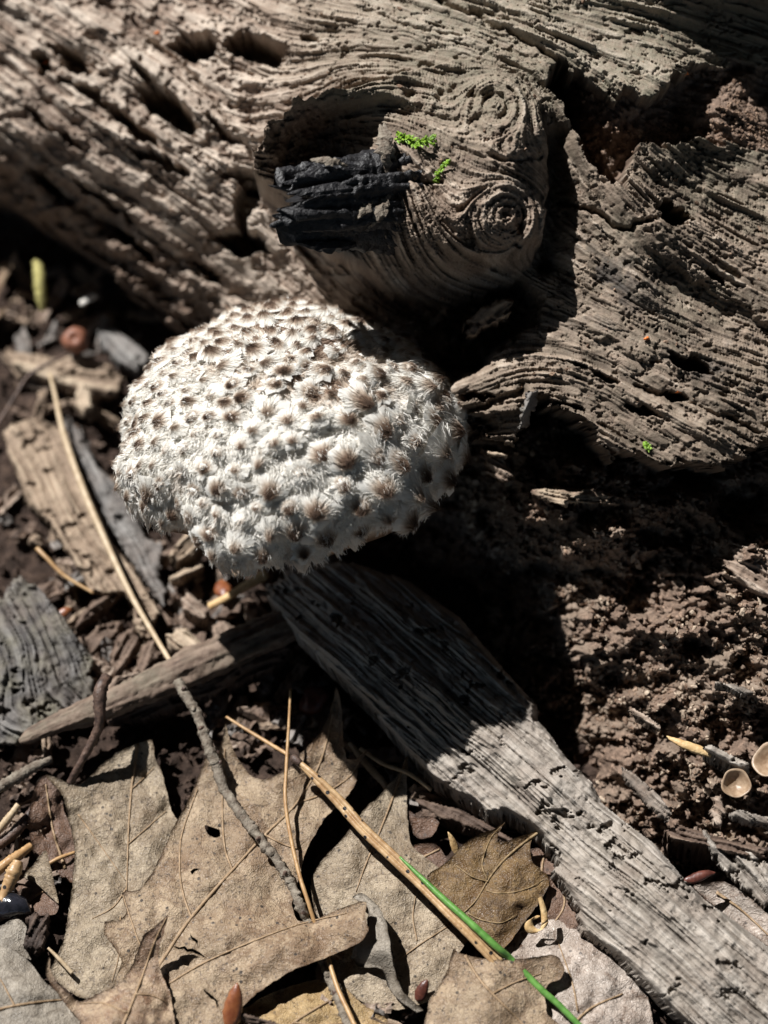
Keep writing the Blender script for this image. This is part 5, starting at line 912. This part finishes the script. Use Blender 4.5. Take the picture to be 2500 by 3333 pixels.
def lathe(c, prof, n=24, ax3=(0, 0, 1), rough=0.0, seed=0):
    ax3 = np.array(ax3, float); ax3 /= np.linalg.norm(ax3); e = np.cross(ax3, [0, 1, .2]); e /= np.linalg.norm(e); f = np.cross(ax3, e); r = np.random.RandomState(seed)
    a = np.linspace(0, 2 * np.pi, n, endpoint=False); pr = np.array(prof); w_ = 1 + rough * np.array([math.sin(3 * q + seed) * .6 + math.sin(5 * q + 2 * seed) * .5 for q in a])
    V = c + (pr[:, 0][:, None] * np.cos(a) * w_)[..., None] * e + (pr[:, 0][:, None] * np.sin(a) * w_)[..., None] * f + (pr[:, 1][:, None] * np.ones(n))[..., None] * ax3
    i = np.arange(len(pr) * n).reshape(len(pr), n); j = np.roll(i, -1, 1); return V.reshape(-1, 3), [np.stack([i[:-1], j[:-1], j[1:], i[1:]], -1).reshape(-1, 4)]
Vr, Fr = lathe(PZ(*Z5([(388, 170, 1.3)])[0]), [(.001, -.33), (.18, -.30), (.33, -.16), (.38, .02), (.33, .2), (.2, .3), (.1, .27), (.001, .22)], 22, (0, -.5, .9), .06, 1); put('capsule', Vr, Fr, mat_plain('capsule_brown', (.12, .045, .025), (.24, .10, .06), 4, .5), cap_s)
for k, (px, py, z, r, lab, tip) in enumerate([(2396, 2552, 2.3, .34, 'small tan cup fungus by the light splinter block', (-.1, -.3, .85)), (2512, 2478, 2.9, .42, 'second cup fungus, half hidden beside the log edge', (-.5, -.1, .8))]):
    c = PZ(px, py, z); pr = [(.05, -.9), (.14, -.85), (.4, -.6), (.75, -.25), (.95, .1), (1.02, .3), (.97, .36), (.84, .2), (.6, -.1), (.3, -.32), (.001, -.38)]
    Vr, Fr = lathe(c, [(a * r, b * r) for a, b in pr], 30, tip, .06, k); o = put('cup_fungus', Vr, Fr, M_CUP); tag(o, lab, 'fungus')
# seeds and scales
def seed(name, label, cat, c, d, L, r, mat, flat=.6, up_=None):
    d = np.array(d, float); d /= np.linalg.norm(d); pr = np.linspace(-1, 1, 14); p = c + pr[:, None] * d * L / 2; rr = r * np.clip(1 - pr ** 2, 0, 1) ** .75 * (1 - .3 * pr) + .003
    Vr, Fr = tube(p + .04 * r / .2 * np.sin(pr * 4)[:, None] * np.array([.3, .5, .6]), rr, 12, True, .09, 1, flat); return tag(put(name, Vr, Fr, mat), label, cat)
seed('seed_scale', 'shiny amber orange seed scale standing at the edge of the large oak leaf', 'seed', PZ(*Z6([(970, 1375, 1.35)])[0]), PZ(*Z6([(985, 1295, 1.6)])[0]) - PZ(*Z6([(960, 1450, 1.1)])[0]), 1.15, .2, M_AMBER)
seed('seed_scale', 'dark red seed at the edge of the ragged tan leaf', 'seed', PZ(*Z7([(715, 1545, .6)])[0]), PZ(*Z7([(735, 1500, .8)])[0]) - PZ(*Z7([(690, 1600, .5)])[0]), .6, .13, M_RED)
seed('seed_scale', 'pointed red brown seed on the far side of the wood strip', 'seed', PZ(*Z8([(1290, 1415, 1.6)])[0]), PZ(*Z8([(1385, 1390, 1.6)])[0]) - PZ(*Z8([(1200, 1440, 1.55)])[0]), .8, .11, M_RED)
seed('seed_scale', 'orange tip sticking out of the soil behind the dark brown leaf', 'seed', PZ(*Z7([(872, 830, .7)])[0]), PZ(*Z7([(850, 770, .9)])[0]) - PZ(*Z7([(895, 870, .5)])[0]), .75, .08, M_YELL)
seed('seed_scale', 'orange bud lying in the debris under the split block', 'seed', PZ(*Z5([(1150, 1460, .75)])[0]), (.2, -1, .2), .8, .22, M_AMBER)
seed('seed_scale', 'small orange bit below the narrow end of the bark flake', 'seed', PZ(*Z5([(330, 1570, .9)])[0]), (1, .5, 0), .45, .12, M_AMBER)
seed('black_bead', 'glossy black bead at the edge of the brown leaf scrap', 'seed', PZ(*Z6([(40, 955, .75)])[0]), (1, -.35, .1), 1.15, .30, M_BLACK, .8)
seed('acorn_shell', 'dark red brown shell in the shade beside the tall oak leaf tip', 'seed', PZ(*Z6([(1305, 100, .6)])[0]), (1, .2, .1), .8, .34, M_RED, .8)
# curled strip of inner bark
th = np.linspace(0, 5.0, 40); ce = PZ(*Z7([(1272, 1215, .95)])[0]); rr = .21 - .015 * th
lin = np.concatenate([np.stack([.21 - .12 * np.linspace(1, 0, 10) ** 2, .6 - np.linspace(0, 1, 10) * .6], 1), np.stack([rr * np.cos(th), -rr * np.sin(th)], 1)])
wdir = np.array([.75, .35, .3]); wdir /= np.linalg.norm(wdir); cen = ce + lin[:, :1] * AX + lin[:, 1:] * AU
w_ = np.interp(np.linspace(0, 1, len(lin)), [0, .2, .8, 1], [.05, .10, .11, .08])[:, None]; Vr = np.stack([cen - wdir * w_, cen + wdir * w_, cen + wdir * w_ + AN * .02, cen - wdir * w_ + AN * .02], 1).reshape(-1, 3)
i = np.arange(len(lin) * 4).reshape(-1, 4); j = np.roll(i, -1, 1); Fr = np.stack([i[:-1], i[1:], j[1:], j[:-1]], -1).reshape(-1, 4)
tag(put('bark_curl', Vr, [Fr], M_YELL), 'tiny golden curl of inner bark between brown leaf and wood strip', 'bark curl')
# moss sprigs on the knot
def sprig(label, stems, seed_, root_px):
    r = np.random.RandomState(seed_); o = thing('moss_sprig', lh(*root_px), label, 'moss')
    for pts in stems:
        p = spline([lh(a, b, dh) for a, b, dh in pts], 14); Vr, Fr = tube(p, np.linspace(.035, .015, 14), 5); put('stem', Vr, Fr, M_MOSS, o)
        vs, fs = [], []
        for q in range(1, 14):
            for sgn in (-1, 1, 0):
                d = p[min(q + 1, 13)] - p[q - 1]; d /= np.linalg.norm(d); s = np.cross(d, AN) * sgn + d * .7 + AN * (.35 if sgn else .8) + .25 * r.randn(3); s /= np.linalg.norm(s); L_ = (.17 if len(stems) > 1 else .10) * r.uniform(.7, 1.2); wd = np.cross(s, AN + .1); wd /= np.linalg.norm(wd)
                k = len(vs) * 1; b_ = p[q]; vs += [b_, b_ + s * L_ * .5 + wd * .035, b_ + s * L_, b_ + s * L_ * .5 - wd * .035, b_ + s * L_ * .5 + AN * .012]; fs += [(k, k + 1, k + 4), (k + 1, k + 2, k + 4), (k + 2, k + 3, k + 4), (k + 3, k, k + 4)]
        put('leaflets', np.array(vs), [np.array(fs)], M_MOSS, o, smooth=False)
sprig('bright green feathery moss sprig beside the black branch stub', [[(1285, 455, .1), (1320, 450, .2), (1360, 475, .2)], [(1295, 430, .1), (1310, 445, .25), (1340, 455, .25)], [(1345, 470, .1), (1380, 462, .2), (1410, 455, .15)]], 3, (1330, 455))
sprig('small green moss strand hanging at the end of the knot crack', [[(1465, 520, .08), (1445, 540, .15), (1428, 560, .15), (1420, 588, .1)]], 4, (1440, 545))
sprig('tiny green moss tuft under the lip of the log', [[(2095, 1440, .05), (2105, 1450, .12), (2112, 1460, .1)]], 5, (2105, 1450))
for k, (px, py) in enumerate([(512, 110), (150, 205), (2232, 243), (2208, 1277), (2105, 1105)]):
    c = lh(px, py, .04); Vr, Fr = tube(np.array([c - [.07, 0, 0], c - [.03, 0, -.03], c + [.03, .03, .03], c + [.07, 0, 0]]), [.015, .04, .04, .015], 6, True, .2, k); tag(put('orange_speck', Vr, Fr, M_ORANGE), 'tiny orange bud scale caught in a hole of the log', 'bud scale', 'orange bud scales on the log')
# small litter on the open soil
chips = []
for k in range(8):
    r = np.random.RandomState(400 + k); l, w_, t_ = r.uniform(.25, .6), r.uniform(.10, .24), r.uniform(.05, .14)
    n1, n2 = 9, 5; a, b = np.meshgrid(np.linspace(-1, 1, n1), np.linspace(-1, 1, n2), indexing='ij'); en = 1 + .15 * r.randn(1, n2)
    top = np.stack([a * l * en, b * w_ * (1 + .12 * r.randn(n1, 1)), t_ * (1 + .25 * r.randn(1, n2)) + .03 * r.randn(n1, n2)], -1).reshape(-1, 3); bot = top * [.94, .9, 0]; i = np.arange(n1 * n2).reshape(n1, n2); q = grid_faces(n1, n2)
    rim = np.concatenate([i[0, :], i[1:, -1], i[-1, -2::-1], i[-2:0:-1, 0]]); rn = np.roll(rim, -1); tn = np.clip(.5 + .2 * r.randn(1, n2) + .1 * r.randn(n1, n2), 0, 1).ravel(); tt_ = np.stack([tn, np.full_like(tn, .2), tn * 0, tn * 0 + 1], 1)
    me = mesh_np('litter_chip', np.concatenate([top, bot]), [q, q[:, ::-1] + n1 * n2, np.stack([rim, rim + n1 * n2, rn + n1 * n2, rn], 1)], False, {'tone': np.concatenate([tt_, tt_])}); me.materials.append([M_TAN, M_LOG, M_DARKW, M_GREY][k % 4]); chips.append(me)
R_ = np.random.RandomState(77)
AREA = [([(0, 820), (330, 900), (560, 1100), (330, 1400), (520, 1700), (700, 1800), (900, 1900), (940, 2050), (600, 2180), (300, 2250), (0, 2000)], 150, 'soil below the log and mushroom'), ([(640, 2280), (1000, 2100), (1150, 2260), (1480, 2600), (1350, 2760), (1250, 2560), (1000, 2420), (700, 2440)], 60, 'shaded gap behind the oak leaves'), ([(0, 2420), (200, 2440), (120, 2560), (200, 2900), (80, 3050), (0, 3050)], 26, 'gap beside the pale oak leaf'), ([(1000, 3050), (1250, 3150), (1400, 3200), (1350, 3333), (1100, 3333)], 14, 'gap under the large oak leaf flap'), ([(2150, 2750), (2500, 2950), (2500, 2700), (2300, 2650)], 20, 'ground behind the wood strip')]
for poly, n, wh in AREA:
    c = 0; xs = [q[0] for q in poly]; ys = [q[1] for q in poly]
    while c < n:
        px, py = R_.uniform(min(xs), max(xs)), R_.uniform(min(ys), max(ys))
        if not inside(np.array([px]), np.array([py]), poly)[0]: continue
        o = bpy.data.objects.new('litter_chip', chips[R_.randint(8)]); COL.objects.link(o); o.location = Vector(PZ(px, py, R_.uniform(.08, .4)) * CM); o.rotation_euler = (R_.randn() * .3, R_.randn() * .3, R_.rand() * 6.28); s = R_.uniform(.5, 1.25); o.scale = (s, s, s)
        tag(o, 'small loose chip of rotten wood in the ' + wh, 'wood chip', 'loose chips in the ' + wh); c += 1
cz = PZ(R_.uniform(-150, 2600, 5200), R_.uniform(750, 3400, 5200), 0.0); cz[:, 2] = .10 + .1 * R_.rand(len(cz))
cv, cf = crumbs(cz, .04 + .12 * R_.rand(len(cz)) ** 3, 8); o = put('soil_crumbs', cv, [cf], M_SOIL, smooth=False); tag(o, 'loose dark crumbs of soil and rotted wood on the ground', 'soil crumbs', None, 'stuff')

# more dry leaves on the open soil away from the log
src = [o for o in bpy.data.objects if o.name.startswith('oak_leaf') and o.parent is None and len(o.children) >= 4][:6]
R_ = np.random.RandomState(5)
for k, (x, y) in enumerate([(-16, -3), (-13, -8), (-19, 4), (-15, 9), (-7, -14), (1, -14.5), (9, -13), (-20, -10), (-24, -2), (-12, -15), (-18, 15), (15, -12)]):
    s = src[k % len(src)]; c = s.copy(); COL.objects.link(c); c.location = (x * CM, y * CM, (.35 + .1 * (k % 3)) * CM); c.rotation_euler = (0, 0, R_.rand() * 6.28)
    c['label'] = 'dry oak leaf lying loose on the open soil away from the log'; c['group'] = 'loose oak leaves on the open soil'
    for ch in s.children:
        d = ch.copy(); COL.objects.link(d); d.parent = c
